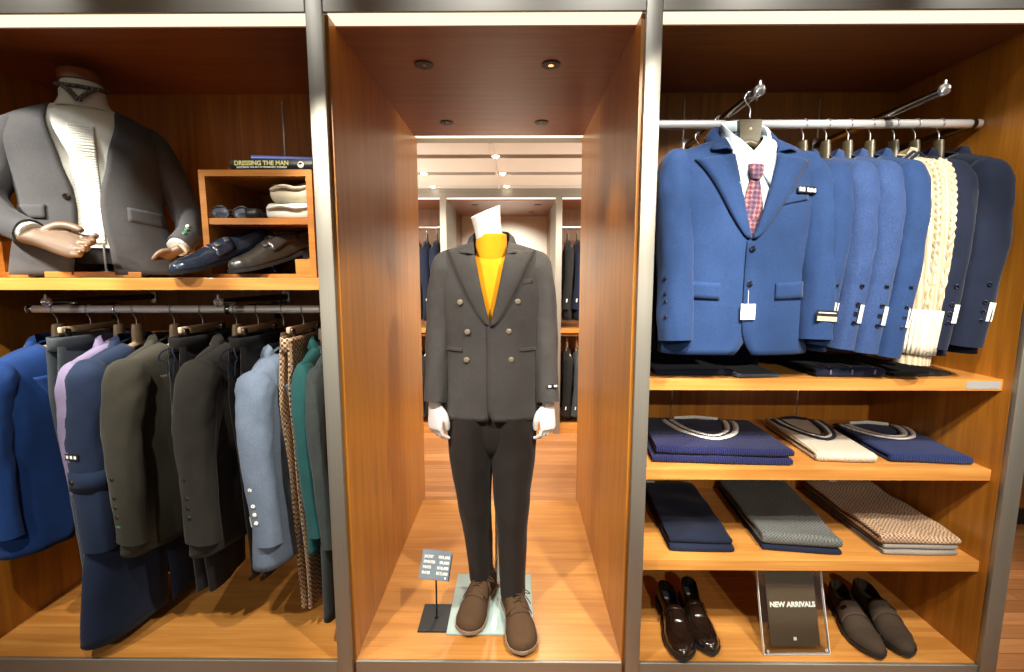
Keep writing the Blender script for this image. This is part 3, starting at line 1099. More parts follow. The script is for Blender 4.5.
for sg in (-1, 1):
    o = C.sleeve(sg, 0.625, 0.056, 0.05, seed=30 + sg, fold=0.05, cuff=0.85).build('sleeve', M['cream_knit'], cd)
    P, A, B = C.last_path, C.last_A, C.last_B
    outer = -PI / 2 * 1 if Vector((0, 0, -1)).cross(Vector((0, 1, 0))).x * sg < 0 else PI / 2
    for th in (outer * 0.80, outer * 1.25):
        br = MB()
        for ph in (0, PI):
            path = []
            for k in range(120):
                t = 0.16 + 0.72 * k / 119
                f_ = t * (len(P) - 1)
                i0 = int(f_)
                w_ = math.sin(k / 119 * 2 * PI * 9 + ph)
                d_ = math.cos(k / 119 * 2 * PI * 9 + ph)
                a0 = sleeve_point(P, A, B, i0 / (len(P) - 1) + 1e-6, th + 0.13 * w_, off=0.002 + 0.002 * d_)[0]
                a1 = sleeve_point(P, A, B, min(1, (i0 + 1) / (len(P) - 1)) + 1e-6, th + 0.13 * w_, off=0.002 + 0.002 * d_)[0]
                path.append(a0.lerp(a1, f_ - i0))
            br.tube(path, 0.0045, None, 6, (0, 1, 0))
        br.build('cable_braid', M['cream_knit'], o)
    rc = MB()
    rows = []
    for k in range(7):
        t = 0.885 + 0.115 * k / 6
        rows.append([sleeve_point(P, A, B, min(0.999, t), 2 * PI * j / 64, off=0.006 + (0.002 if j % 2 else 0))[0] for j in range(64)])
    rc.grid(rows, True)
    rc.build('ribbed_cuff', M['white_knit'], o, solid=0.004)
hanger('dark hanger on the right rail, directly right of the cream cardigan', (1.363, RRY, RRZ + 0.0015), RZR, M['dark_hanger'], GH2)
jacket('navy jacket directly right of the cream cardigan', (1.366, RRY, RRZ - 0.085), RZR - 0.1, M['suit_navy'], G2, Coat(seed=31, L=0.68, chest=(0.205, 0.036), hem=(0.215, 0.036), waist=(0.2, 0.036), fold=0.005), 0.575, 1, 'white', seed=31, bmat=M['button_navy'], ra=0.046)
hanger('dark hanger at the far right end of the right rail', (1.444, RRY, RRZ + 0.0015), RZR, M['dark_hanger'], GH2)
jacket('darkest navy jacket at the far right end by the wood panel', (1.465, RRY, RRZ - 0.078), RZR - 0.1, M['suit_navy'], G2, Coat(seed=32, L=0.68, chest=(0.21, 0.055), hem=(0.215, 0.055)), 0.575, 1, 'white', seed=32, bmat=M['button_navy'], ra=0.060)

# ---- front facing jacket on the left arm of the right bay
FJ = (ARM1[0] - 0.004, 1.505)
HZ = 1.965 + 0.0125
hf = hanger('dark green hanger inside the front facing jacket\'s collar', (ARM1[0], FJ[1] + 0.022, HZ - 0.0131), 0, M['dark_hanger'], GH2, bw=0.150, stem=0.095, neck=False)
MB().prism([(-0.034, -0.068), (0.034, -0.068), (0.032, -0.105), (0.03, -0.145), (-0.03, -0.145), (-0.032, -0.105)], -0.010, 0.010).build('neck_block', M['dark_hanger'], hf, False)
MB().disc((0, -0.0095, -0.095), (0, -1, 0), 0.004, 0.0015, 12).build('badge', M['label_tan'], hf)
fz = HZ - 0.098
F = Coat(seed=40, L=0.70, zu=-0.25, sw=0.216, nw=0.085, drop=0.070, chest=(0.236, 0.085), waist=(0.220, 0.074), hem=(0.238, 0.082), zb=-0.345, fold=0.006, lastb=-0.60, cut=0.035)
fj = thing('suit_jacket', 'mid blue jacket facing the room over pale shirt and plaid tie', 'jacket', (FJ[0] - 0.01, FJ[1] + 0.03, fz), 0.06)
F.body(26, 16, 72).build('body', M['suit_blue'], fj, solid=0.004)
F.lapels(0.110, -0.100).build('lapel', M['suit_blue'], fj, solid=0.004)
F.collar(-0.092, 0.045, 0.06, 0.02).build('collar', M['suit_blue'], fj, solid=0.004)
for sg in (-1, 1):
    x0, z0 = F.sw + 0.0, F.ridge(F.sw)
    path = [(sg * (x0 - 0.070), 0.0, z0 - 0.010), (sg * (x0 - 0.014), 0.0, z0 - 0.046), (sg * (x0 + (0.022 if sg > 0 else -0.004)), -0.012, z0 - 0.17),
            (sg * (x0 + (0.026 if sg > 0 else -0.004)), -0.035, z0 - 0.36), (sg * (x0 + (0.016 if sg > 0 else -0.006)), -0.06, z0 - 0.57)]
    o = F.sleeve(sg, path=path, ra=0.062, rb=0.058, seed=40 + sg, fold=0.10, cuff=0.86).build('sleeve', M['suit_blue'], fj)
    P, A, B = F.last_path, F.last_A, F.last_B
    if sg > 0:
        p, n_, tt = sleeve_point(P, A, B, 0.93, PI, off=0.002)
        patch(MB(), p, Vector((0, -1, 0)), -tt, 0.066, 0.036, 0.002).build('cuff_label', M['label_black'], o, False)
        patch(MB(), p + Vector((0, -0.002, -0.008)), Vector((0, -1, 0)), -tt, 0.062, 0.014, 0.0015).build('cuff_label_band', M['label_tan'], o, False)
        patch(MB(), p + Vector((0, -0.002, 0.010)), Vector((0, -1, 0)), -tt, 0.056, 0.003, 0.001).build('cuff_label_line', M['label_white'], o, False)
    else:
        for k in range(4):
            p, n_, tt = sleeve_point(P, A, B, 0.80 + 0.04 * k, PI + 0.95)
            MB().disc(p, n_, 0.006, 0.004, 12).build('cuff_button', M['button_navy'], o)


def on_front(C, mb, x0, x1, z0, z1, off, slope=0.0, nx=8, nzr=4, solid=0.0):
    rows = []
    for i in range(nzr + 1):
        z = z0 + (z1 - z0) * i / nzr
        rows.append([C.front(x0 + (x1 - x0) * j / nx, z + slope * (x0 + (x1 - x0) * j / nx - (x0 + x1) / 2), off) for j in range(nx + 1)])
    return mb.grid(rows)


on_front(F, MB(), 0.085, 0.185, -0.475, -0.525, 0.012, 0.05).build('pocket_flap', M['suit_blue'], fj, solid=0.005)
on_front(F, MB(), -0.185, -0.085, -0.475, -0.525, 0.006, -0.05).build('pocket_flap', M['suit_blue'], fj, solid=0.005)
on_front(F, MB(), 0.075, 0.175, -0.215, -0.238, 0.009, 0.22).build('breast_pocket', M['suit_blue'], fj, solid=0.004)
lb = on_front(F, MB(), 0.128, 0.205, -0.190, -0.210, 0.016, 0.06).build('pocket_label', M['label_black'], fj, solid=0.002)
lw = MB()
for k in range(9):
    if k != 3:
        on_front(F, lw, 0.133 + k * 0.0078, 0.1385 + k * 0.0078, -0.194 - (0.002 if k % 2 else 0), -0.206, 0.0185, 0.06, 1, 1)
lw.build('label_mark', M['label_white'], lb, False)
for z in (-0.375, -0.48):
    MB().disc(F.front(0.004, z, 0.008), (0, -1, 0), 0.010, 0.004, 18).build('button', M['button_navy'], fj)
p = F.front(-0.0, -0.565, 0.016)
tg = MB().box(p, (0.046, 0.0015, 0.048), 0.0005)
o = tg.build('hang_tag', M['label_white'], fj, False)
sw_ = MB()
for k in range(3):
    sw_.box(p + Vector((0, -0.0012, 0.006 - k * 0.009)), (0.026, 0.0006, 0.002), 0)
sw_.build('tag_print', M['grey_fold'], o, False)
MB().tube([p + Vector((0, 0.002, 0.024)), F.front(0.0, -0.50, 0.012)], 0.0006, None, 6).build('tag_thread', M['label_white'], o)

# shirt and tie in the V of the front facing jacket
sh = thing('dress_shirt', 'pale blue dress shirt collared inside the front facing blue jacket', 'shirt', (FJ[0] - 0.01, FJ[1] + 0.03, fz), 0.06)
S_ = Coat(seed=41, L=0.62, zu=-0.25, sw=0.185, nw=0.06, drop=0.06, chest=(0.20, 0.072), waist=(0.185, 0.058), hem=(0.19, 0.06), zb=-0.085, fold=0.002, cut=0.0, ov=0.008)
S_.body(18, 14, 48).build('body', M['shirt_pale'], sh, solid=0.002)
# open neck with stand-up collar and two points
cl = MB()
cpts = [(0.004, -0.062, -0.120), (0.042, -0.056, -0.055), (0.060, -0.020, -0.012), (0.050, 0.03, 0.022), (0.0, 0.05, 0.032)]
half = catmull(cpts, 8)
path = half + [Vector((-q.x, q.y, q.z)) for q in reversed(half[:-1])]
rows = []
N = len(path)
for i, q in enumerate(path):
    u = abs(2 * i / (N - 1) - 1)
    sx = math.copysign(1, q.x) if abs(q.x) > 1e-6 else 0
    fr = smooth(0.45, 1.0, u)
    outd = Vector((sx * min(1, abs(q.x) / 0.04), q.y / 0.06, 0)).normalized()
    low = q + outd * 0.008 + Vector((sx * 0.040 * fr, -0.018 * fr, -0.036 - 0.034 * fr))
    rows.append([q + Vector((0, 0.004, -0.030)) - outd * 0.003, q, q + outd * 0.006 + Vector((0, -0.004, -0.002)), low])
cl.grid(rows).build('collar', M['shirt_pale'], sh, solid=0.002)
ti = thing('necktie', 'rust and grey plaid necktie knotted under the pale shirt collar', 'tie', (FJ[0] - 0.01, FJ[1] + 0.03, fz), 0.06)
rows = []
for z, hw, d in ((-0.128, 0.020, 0.084), (-0.134, 0.023, 0.092), (-0.150, 0.021, 0.094), (-0.168, 0.016, 0.093), (-0.174, 0.012, 0.090)):
    rows.append([(hw * sgnp(math.cos(2 * PI * k / 20), 0.8), -d + 0.006 - 0.011 * sgnp(math.sin(2 * PI * k / 20), 0.8), z) for k in range(20)])
MB().grid(rows, True, True, True).build('knot', M['tie'], ti)
rows = []
for z, hw in ((-0.170, 0.013), (-0.19, 0.020), (-0.24, 0.030), (-0.30, 0.036), (-0.335, 0.034)):
    d = 0.086 - 0.006 * smooth(-0.17, -0.42, z)
    rows.append([(hw * math.cos(2 * PI * k / 20), -d + (0.010 if z < -0.25 else 0.004) - 0.006 * math.sin(2 * PI * k / 20), z) for k in range(20)])
MB().grid(rows, True, True, True).build('blade', M['tie'], ti)

# second garment hanging behind it on the same arm, and clear hangers along the arm
hanger('dark hanger on the left arm behind the front facing jacket', (ARM1[0], 1.745, HZ - 0.0131), 0, M['dark_hanger'], GH2, bw=0.18)
hanger('rearmost hanger on the left arm, empty, above the navy jacket', (ARM1[0], 1.93, HZ - 0.0131), 0, M['dark_hanger'], GH2, bw=0.16)
jacket('dark navy jacket mostly hidden behind the front facing jacket', (ARM1[0] - 0.035, 1.75, HZ - 0.125), 0.0, M['suit_navy'], G2, Coat(seed=43, chest=(0.215, 0.06), hem=(0.22, 0.06)), 0.62, None, None, False, seed=43)


# ------------------------------------------------------------------ folded clothes
def fold_slab(w, d, h, seed=0, taper=0.0, shear=0.0, gap=0.12, wav=0.004, round_=0.02):
    """a garment folded in half front to back: hairpin section swept across its width. front edge at y=0"""
    mb = MB()
    th = h * (0.5 - gap / 2)
    N = 36
    rows = []
    # outline of the hairpin in (y, z), closed
    path = []
    r = h / 2
    for k in range(13):
        a = -PI / 2 - PI * k / 12
        path.append((r + r * math.cos(a), r + r * math.sin(a), 'o'))
    outer_top = [(r + (d - r) * k / 16, h) for k in range(1, 17)]
    back_top = [(d + 0.003, h - th * 0.3), (d + 0.003, h - th * 0.8), (d, h - th)]
    inner_top = [(d - (d - r) * k / 10, h - th) for k in range(1, 11)]
    ri = r - th
    inner_bend = [(r + ri * math.cos(PI / 2 + PI * k / 6), r + ri * math.sin(PI / 2 + PI * k / 6)) for k in range(1, 6)]
    inner_bot = [(r + (d - r) * k / 10, th) for k in range(0, 11)]
    back_bot = [(d + 0.003, th * 0.7), (d + 0.003, th * 0.2)]
    outer_bot = [(d - (d - r) * k / 10, 0.0) for k in range(0, 10)]
    prof = [(p[0], p[1]) for p in path] + outer_top + back_top + inner_top + inner_bend + inner_bot + back_bot + outer_bot
    for i in range(N + 1):
        u = -1 + 2 * i / N
        e = max(0.0, 1 - abs(u) ** 14)
        rw = []
        for (y, z) in prof:
            k = y / d
            hw = w / 2 * (1 + taper * k)
            x = u * (hw - round_ * (1 - e) * 0.3) + shear * k
            zz = z
            # pull the sheet ends together
            mid = 0.75 * h if z > h / 2 else 0.25 * h
            ed = smooth(0.90, 1.0, abs(u))
            zz = z + (mid - z) * 0.55 * ed
            zz += wav * nz(x * 9 + seed, y * 9, seed * 1.7) * smooth(0.1, 0.8, z / h)
            yy = y + 0.006 * nz(x * 6 + seed, z * 30, 3.3) + 0.004 * (abs(u) ** 6) * (1 - k)
            rw.append((x, yy, max(0.0005, zz)))
        rows.append(rw)
    mb.grid(rows, True, True, True)
    return mb


def folded(name, cat, label, loc, rz, w, d, h, mat, group, seed=0, taper=0.0, shear=0.0, extra=None, wav=0.004):
    t = thing(name, label, cat, loc, rz, group)
    fold_slab(w, d, h, seed, taper, shear, wav=wav).build('folded_body', mat, t)
    if extra:
        extra(t, w, d, h)
    return t


def vneck(cols, wid=0.055, yy=0.07, flat=1.0):
    """striped V neck lying on top of a folded sweater (y is back)"""
    def f(t, w, d, h):
        y_tip, y_top = yy, d - 0.012
        for q, (k0, k1, m) in enumerate(cols):
            mb = MB()
            rows = []
            for i in range(41):
                s_ = -1 + 2 * i / 40
                a = abs(s_)
                r = []
                for kk in (k0, k1):
                    x = math.copysign(1, s_) * (wid + kk) * (1 - (1 - a) ** 1.6) if a > 0 else 0
                    y = (y_tip - kk * 1.0) + (y_top - y_tip + kk * 0.6) * a ** 1.7
                    z = h + 0.0035 + 0.004 * nz(x * 9, y * 9, 0)
                    r.append((x, y, z))
                rows.append(r)
            mb.grid(rows)
            mb.build('neck_stripe', m, t, solid=0.004)
        nb = MB().tube([(-wid * 0.92, d - 0.014, h + 0.004), (0, d - 0.002, h + 0.007), (wid * 0.92, d - 0.014, h + 0.004)], 0.007, 0.005, 8, (0, 0, 1))
        nb.build('neck_rib', cols[0][2], t)
    return f


def care_tag(dx, dy, m):
    def f(t, w, d, h):
        MB().box((dx, dy, h + 0.004), (0.035, 0.018, 0.0015), 0.0004).build('paper_tag', m, t, False)
    return f


Z2, Z3, Z1 = SH[1] + 0.0005, SH[2] + 0.0005, SH[0] + 0.0005
M['stripe_white'] = knit('white_stripe_knit', (246, 244, 236), (224, 220, 208), 260, 'x')
wst, nst = M['stripe_white'], M['navy_fab']
folded('sweater', 'sweater', 'lower of the two navy cable knit sweaters stacked at the left', (0.705, 1.555, Z2), -0.06, 0.48, 0.35, 0.025, M['navy_knit'], 'folded sweaters', 1, -0.06)
folded('sweater', 'sweater', 'navy cable knit sweater with white V stripes on top of its double', (0.715, 1.562, Z2 + 0.0275), -0.07, 0.47, 0.345, 0.028, M['navy_knit'], 'folded sweaters', 2, -0.06,
       extra=vneck([(0.0, 0.020, wst), (0.020, 0.030, nst), (0.030, 0.050, wst)], 0.095, 0.13))
folded('sweater', 'sweater', 'cream folded sweater with navy V stripes in the middle of the shelf', (1.140, 1.572, Z2), -0.10, 0.205, 0.40, 0.036, M['white_knit'], 'folded sweaters', 3, 0.12,
       extra=vneck([(0.0, 0.016, nst), (0.016, 0.030, wst), (0.030, 0.046, nst)], 0.056, 0.17))
folded('sweater', 'sweater', 'single blue navy sweater with white neckline at the shelf\'s right end', (1.425, 1.565, Z2), -0.10, 0.275, 0.36, 0.030, M['navy_knit2'], 'folded sweaters', 4, 0.0,
       extra=vneck([(0.0, 0.024, wst), (0.024, 0.030, nst), (0.030, 0.048, wst)], 0.080, 0.20))
G3 = 'folded trousers'
folded('folded_trousers', 'trousers', 'lower of the two dark navy trousers folded at the left', (0.656, 1.562, Z3), -0.05, 0.235, 0.47, 0.022, M['navy_fab'], G3, 5, 0.02)
folded('folded_trousers', 'trousers', 'upper dark navy trousers with a white tag at the left', (0.655, 1.572, Z3 + 0.024), -0.06, 0.228, 0.47, 0.026, M['suit_navy'], G3, 6, 0.02, extra=care_tag(-0.08, 0.45, M['label_white']), wav=0.013)
folded('folded_trousers', 'trousers', 'dark slate trousers under the grey glen check pair', (1.005, 1.560, Z3), -0.12, 0.272, 0.49, 0.018, M['navy_fab'], G3, 7, 0.08)
folded('folded_trousers', 'trousers', 'grey glen check trousers with front pleats in the middle', (1.005, 1.562, Z3 + 0.020), -0.12, 0.274, 0.49, 0.040, M['glen'], G3, 8, 0.10, wav=0.014)
folded('folded_trousers', 'trousers', 'bottom grey trousers under the tan check pair', (1.410, 1.548, Z3), -0.02, 0.265, 0.46, 0.018, M['grey_fold'], G3, 9, 0.02)
folded('folded_trousers', 'trousers', 'middle grey trousers directly beneath the tan check pair', (1.412, 1.552, Z3 + 0.020), -0.02, 0.265, 0.46, 0.018, M['grey_fold'], G3, 10, 0.02)
folded('folded_trousers', 'trousers', 'tan gun check trousers on top of the right hand stack', (1.408, 1.548, Z3 + 0.040), -0.03, 0.285, 0.47, 0.030, M['gun_check'], G3, 11, 0.02, extra=care_tag(-0.03, 0.45, M['label_white']), wav=0.013)
# dark folded knits in the shade under the hanging jackets
G4 = 'dark folded garments on the top shelf'
folded('folded_garment', 'garment', 'dark folded garment below the front facing jacket on the top shelf', (0.60, 1.56, Z1), -0.05, 0.27, 0.40, 0.022, M['suit_navy'], G4, 12)
folded('folded_garment', 'garment', 'thin slate folded garment at the top shelf edge below the white hang tag', (0.80, 1.535, Z1), 0.1, 0.16, 0.36, 0.014, M['grey_trs'], G4, 13)


def pale_stripes(t, w, d, h):
    mb = MB()
    for k in (-0.07, 0.0, 0.075):
        mb.box((k, 0.035, h + 0.003), (0.006, 0.05, 0.002), 0.0005)
        mb.box((k, -0.001, h * 0.6), (0.006, 0.002, h * 0.5), 0.0005)
    mb.build('stripe', M['lavender'], t, False)


folded('folded_garment', 'garment', 'dark folded garment with three pale stripes below the edge-on jackets', (1.11, 1.545, Z1), 0.0, 0.24, 0.40, 0.030, M['navy_fab'], G4, 14, extra=pale_stripes)
folded('folded_garment', 'garment', 'flat dark folded garment below the cream cardigan', (1.36, 1.56, Z1), 0.1, 0.22, 0.38, 0.014, M['black_trs'], G4, 15)


# ------------------------------------------------------------------ shoes
def shoe(t, mats, side=1, L=0.285, style='loafer', Wd=0.049, H=1.0, sole_mat=None, open_len=0.25, heel=0.012, rnd=0.3):
    """build a shoe under t; heel at +y, toe at -y; side=+1 right foot. parts: upper, sole, lining, details"""
    up, ins, so = mats
    wf = lambda k: Wd * interp(k, [(0, 0.0), (0.015, 0.30), (0.05, 0.53), (0.12, 0.66), (0.35, 0.64), (0.55, 0.86), (0.68, 0.98), (0.80, 0.92 + 0.05 * rnd), (0.90, 0.68 + 0.17 * rnd), (0.955, 0.46 + 0.16 * rnd), (0.985, 0.28 + 0.10 * rnd), (1, 0.0)])
    cf = lambda k: side * (0.010 * math.sin(k * PI * 1.1 - 0.5) - 0.004)
    hf = lambda k: H * interp(k, [(0, 0.064), (0.1, 0.064), (0.28, 0.055), (0.42, 0.068), (0.6, 0.055), (0.75, 0.042), (0.9, 0.034), (0.97, 0.024), (1, 0.010)])
    kc = open_len * 2
    gr = lambda k: 0.84 * math.sqrt(max(0.0, 1 - (k / kc) ** 3))
    ks = [0.5 - 0.5 * math.cos(PI * i / 44) for i in range(45)]
    Y = lambda k: L / 2 - L * k
    zs = 0.010 + heel * 0.5
    zl = lambda k: zs + (heel * 0.9) * smooth(0.42, 0.22, k) + 0.006 * smooth(0.8, 1, k)

    def P(k, f, sg, off=0.0):
        w, h = wf(k) + off, hf(k) + off
        g = gr(k) * w
        e = interp(k, [(0.25, 4.5), (0.5, 2.25)])
        thm = math.acos(max(0, min(1, (g / max(w, 1e-6)) ** (e / 2)))) if w > 1e-5 else PI / 2
        th = thm * f
        x = w * max(0.0, math.cos(th)) ** (2 / e)
        z = h * max(0.0, math.sin(th)) ** (2 / e)
        return Vector((cf(k) + sg * x, Y(k), zl(k) + z))
    mb = MB()
    for sg in (-1, 1):
        mb.grid([[P(k, j / 12, sg) for j in range(13)] for k in ks])
    u = mb.build('upper', up, t, solid=0.003, off=-1)
    # sole with heel
    sm = MB()
    n = len(ks)
    ol = lambda k, g: [(cf(k) + sg * (wf(k) + g), Y(k) + (g if k < 0.01 else (-g if k > 0.99 else 0))) for sg in (-1, 1)]
    ring = lambda g: [ol(k, g)[0] + (k,) for k in ks] + [ol(k, g)[1] + (k,) for k in reversed(ks[1:-1])]
    rows = []
    for g, f in ((0.001, 0), (0.0045, 0.0), (0.0045, 1), (0.0, 1)):
        rr = ring(g)
        rows.append([(x, y, (zl(k) - 0.010 if f == 0 else zl(k) + 0.001)) for x, y, k in rr])
    sm.grid(rows, True, True, True)
    if heel:
        hr = [(x, y) for x, y, k in ring(0.0035) if k < 0.27]
        hr = [(x, y) for x, y, k in ring(0.0035)[:] if k < 0.27]
        a = [(x, y) for x, y, k in ring(0.0035)[:n] if k < 0.27]
        b = [(x, y) for x, y, k in ring(0.0035)[n:] if k < 0.27]
        loop = a + b
        loop = list(dict.fromkeys(loop))
        loop.sort(key=lambda q: math.atan2(q[1] - (L / 2 - 0.13 * L), q[0] - cf(0.13)))
        m_ = len(loop)
        vs = [(x, y, 0.0) for x, y in loop] + [(x, y, zl(0.1) - 0.009) for x, y in loop]
        sm.add(vs, [tuple(range(m_)), tuple(range(m_, 2 * m_))] + [(i, (i + 1) % m_, (i + 1) % m_ + m_, i + m_) for i in range(m_)])
    sm.build('sole', so, t)
    # lining / insole
    im = MB()
    rows = []
    for k in [0.02 + 0.55 * i / 14 for i in range(15)]:
        rows.append([(cf(k) + wf(k) * 0.90 * s_, Y(k), zl(k) + 0.012) for s_ in (-1, -0.5, 0, 0.5, 1)])
    im.grid(rows).build('insole', ins, t)
    return P, u, zl, cf, Y, wf, hf


def band(P, k0, k1, f0=0.3, off=0.003, m=10, sides=(-1, 1)):
    """strip over the vamp from side to side between k0 and k1"""
    mb = MB()
    rows = []
    seq = [(sg, f) for sg, fs in ((-1, [f0 + (1 - f0) * i / m for i in range(m + 1)]), (1, [1 - (1 - f0) * i / m for i in range(m + 1)])) for f in fs if sg in sides]
    for i in range(6):
        k = k0 + (k1 - k0) * i / 5
        rows.append([P(k, f, sg, off) for sg, f in seq])
    return mb.grid(rows)


M['loafer'] = plain('dark_brown_calf', (30, 20, 14), 0.22, coat=0.7)
M['suede_grey'] = plain('taupe_suede', (66, 55, 45), 0.95, spec=0.1, bumpy=0.4)
M['suede_brown'] = plain('brown_suede', (88, 68, 50), 0.95, spec=0.1, bumpy=0.5)
M['insole_dark'] = plain('dark_insole', (28, 30, 36), 0.6)
M['insole_grey'] = plain('slate_insole', (70, 78, 92), 0.5)
M['sole_black'] = plain('black_rubber_sole', (26, 24, 24), 0.6)
M['sole_pale'] = plain('pale_crepe_sole', (150, 130, 110), 0.75)
M['navy_calf'] = plain('navy_calf', (38, 48, 66), 0.25, coat=0.6)
M['black_calf'] = plain('black_brown_calf', (46, 42, 38), 0.3, coat=0.4)
M['sock'] = plain('dark_sock', (30, 26, 26), 0.95)


def loafer(label, loc, rz, side):
    t = thing('loafer', label, 'shoe', loc, rz, 'dark brown loafers')
    P, u, zl, cf, Y, wf, hf = shoe(t, (M['loafer'], M['insole_grey'], M['sole_black']), side, 0.335, 'loafer', 0.053, open_len=0.235)
    band(P, 0.455, 0.50, 0.25, 0.0035).build('saddle_strap', M['loafer'], t, solid=0.003)
    band(P, 0.44, 0.66, 0.82, 0.002).build('tongue', M['loafer'], t, solid=0.002)
    s = MB()
    for sg in (-1, 1):
        path = [P(k, 0.66 + 0.34 * smooth(0.74, 0.93, k), sg, 0.002) for k in [0.45 + 0.48 * i / 20 for i in range(21)]]
        s.tube(path, 0.0022, None, 8)
    s.build('apron_seam', M['loafer'], t)
    MB().box((cf(0.15), Y(0.15), zl(0.15) + 0.0125), (0.014, 0.010, 0.001)).build('insole_mark', M['label_white'], t, False)
    return t


def aim(heel, toe):
    """rz so that local -y runs from heel to toe"""
    d = Vector(toe) - Vector(heel)
    return math.atan2(d.x, -d.y)


loafer('polished dark brown loafer, nearer the steel post', (0.597, 1.645, PZ + 0.001), aim((0.612, 1.73), (0.586, 1.49)), 1)
loafer('polished dark brown loafer, slightly behind and nearer the acrylic sign', (0.694, 1.672, PZ + 0.001), aim((0.70, 1.79), (0.682, 1.50)), -1)


def monk(label, loc, rz, side, mats, group, double=False, cap=True, rot=None):
    t = thing('monk_strap_shoe', label, 'shoe', loc, rz, group, rot)
    P, u, zl, cf, Y, wf, hf = shoe(t, mats, side, 0.333, 'monk', 0.054, open_len=0.195)
    band(P, 0.40, 0.60, 0.15, 0.003).build('strap', mats[0], t, solid=0.003)
    bm_ = MB()
    for kk in ((0.45, 0.55) if double else (0.50,)):
        c = P(kk, 0.62, -side if double else side, 0.005)
        n_ = (P(kk, 0.62, -side if double else side, 0.03) - c).normalized()
        up_ = Vector((0, 1, 0))
        patch(bm_, c, n_, up_, 0.020, 0.014, 0.003)
    bm_.build('buckle', M['chrome'] if double else M['dark_chrome'], t)
    if cap:
        s = MB()
        path = [P(0.76, f, -1, 0.001) for f in [i / 12 for i in range(13)]] + [P(0.76, 1 - i / 12, 1, 0.001) for i in range(1, 13)]
        s.tube(path, 0.0016, None, 6).build('toe_cap_seam', mats[0], t)
    return t


sg_m = (M['suede_grey'], M['insole_dark'], M['sole_black'])
monk('taupe suede monk strap shoe next to the acrylic sign', (1.282, 1.660, PZ + 0.001), aim((1.30, 1.75), (1.263, 1.51)), -1, sg_m, 'taupe suede shoes')
monk('taupe suede monk strap shoe nearer the right side panel', (1.395, 1.668, PZ + 0.001), aim((1.43, 1.82), (1.372, 1.51)), 1, sg_m, 'taupe suede shoes')

# ------------------------------------------------------------------ acrylic sign NEW ARRIVALS
M['brown_card'] = plain('taupe_card', (92, 76, 56), 0.35, coat=0.3)
sgn = thing('tabletop_sign', 'clear acrylic sign with brown card on the bottom board between the shoes', 'sign', (0.990, 1.520, PZ + 0.002), 0.02, rot=(-0.30, 0, 0.02))
MB().box((0, 0.0, 0.150), (0.232, 0.004, 0.300), 0.001).build('acrylic_front', M['acrylic'], sgn, False)
card = MB().box((0, 0.0045, 0.150), (0.176, 0.0015, 0.248), 0.0002).build('card', M['brown_card'], sgn, False)
MB().box((0, 0.010, 0.150), (0.232, 0.004, 0.300), 0.001).build('acrylic_back', M['acrylic'], sgn, False)
edge = MB()
for a in ((0.232, 0.300),):
    for sx in (-1, 1):
        edge.box((sx * 0.1165, 0.004, 0.15), (0.0015, 0.012, 0.300))
    for sz in (0.0, 0.3):
        edge.box((0, 0.004, sz + (0.001 if sz == 0 else -0.001)), (0.232, 0.012, 0.0015))
edge.build('polished_edge', M['label_white'], sgn, False)
for sx in (-0.104, 0.104):
    for sz in (0.014, 0.286):
        MB().disc((sx, -0.002, sz), (0, -1, 0), 0.0055, 0.003, 14).build('screw', M['chrome'], sgn)
MB().prism([(-0.02, 0), (0.02, 0), (0.02, 0.004), (-0.02, 0.004)], 0.0, 0.0).v
leg = MB().box((0, 0.059, 0.094), (0.10, 0.003, 0.148), 0.001, Matrix.Rotation(0.67, 3, 'X')).build('support_leg', M['acrylic'], sgn, False)
text('lettering', 'NEW ARRIVALS', 0.0235, M['label_white'], card, (0, -0.0009, 0.163), (PI / 2, 0, 0), 0.0002, bold=0.0011)
MB().box((-0.002, -0.0012, 0.052), (0.011, 0.0004, 0.011)).build('square_logo', M['label_white'], card, False)

# ------------------------------------------------------------------ price stand beside the mannequin
M['card_blue'] = plain('slate_price_card', (86, 104, 116), 0.35)
ps = thing('price_stand', 'small black stand with slate price card beside the mannequin', 'price stand', (-0.307, 1.690, PZ), 0.0)
pb = MB().box((0, 0, 0.003), (0.122, 0.150, 0.006), 0.001)
pb.build('base', M['black_metal'], ps, False)
MB().tube([(0.0, 0.0, 0.006), (0.0, 0.0, 0.192)], 0.0035, None, 12, (1, 0, 0)).build('rod', M['black'], ps)
MB().tube([(0, 0, 0.006), (0, 0, 0.012)], [0.009, 0.007], None, 16, (1, 0, 0)).build('collar', M['black_metal'], ps)
TL = 0.78
pc = MB().box((0, 0, 0), (0.112, 0.004, 0.105), 0.0008).build('card', M['card_blue'], ps, False)
pc.location = (0.0, -0.006, 0.228)
pc.rotation_euler = (-TL, 0.10, 0.0)
bk = MB().box((0.004, 0.005, -0.004), (0.112, 0.004, 0.095), 0.0008).build('card_back', M['black'], pc, False)
for i, (a, b) in enumerate((('JACKET', '\u00a539,490'), ('SWEATER', '\u00a59,490'), ('PANTS', '\u00a518,490'), ('SHOES', '\u00a517,490'))):
    text('lettering', a, 0.0135, M['label_white'], pc, (-0.046, -0.0022, 0.027 - i * 0.019), (PI / 2, 0, 0), 0.0002, 'LEFT', 0.0007, 0.75)
    text('lettering', b, 0.0145, M['label_white'], pc, (0.051, -0.0022, 0.027 - i * 0.019), (PI / 2, 0, 0), 0.0002, 'RIGHT', 0.0006, 0.9)
MB().box((0.044, -0.0022, -0.044), (0.006, 0.0004, 0.007)).build('square_logo', M['label_white'], pc, False)


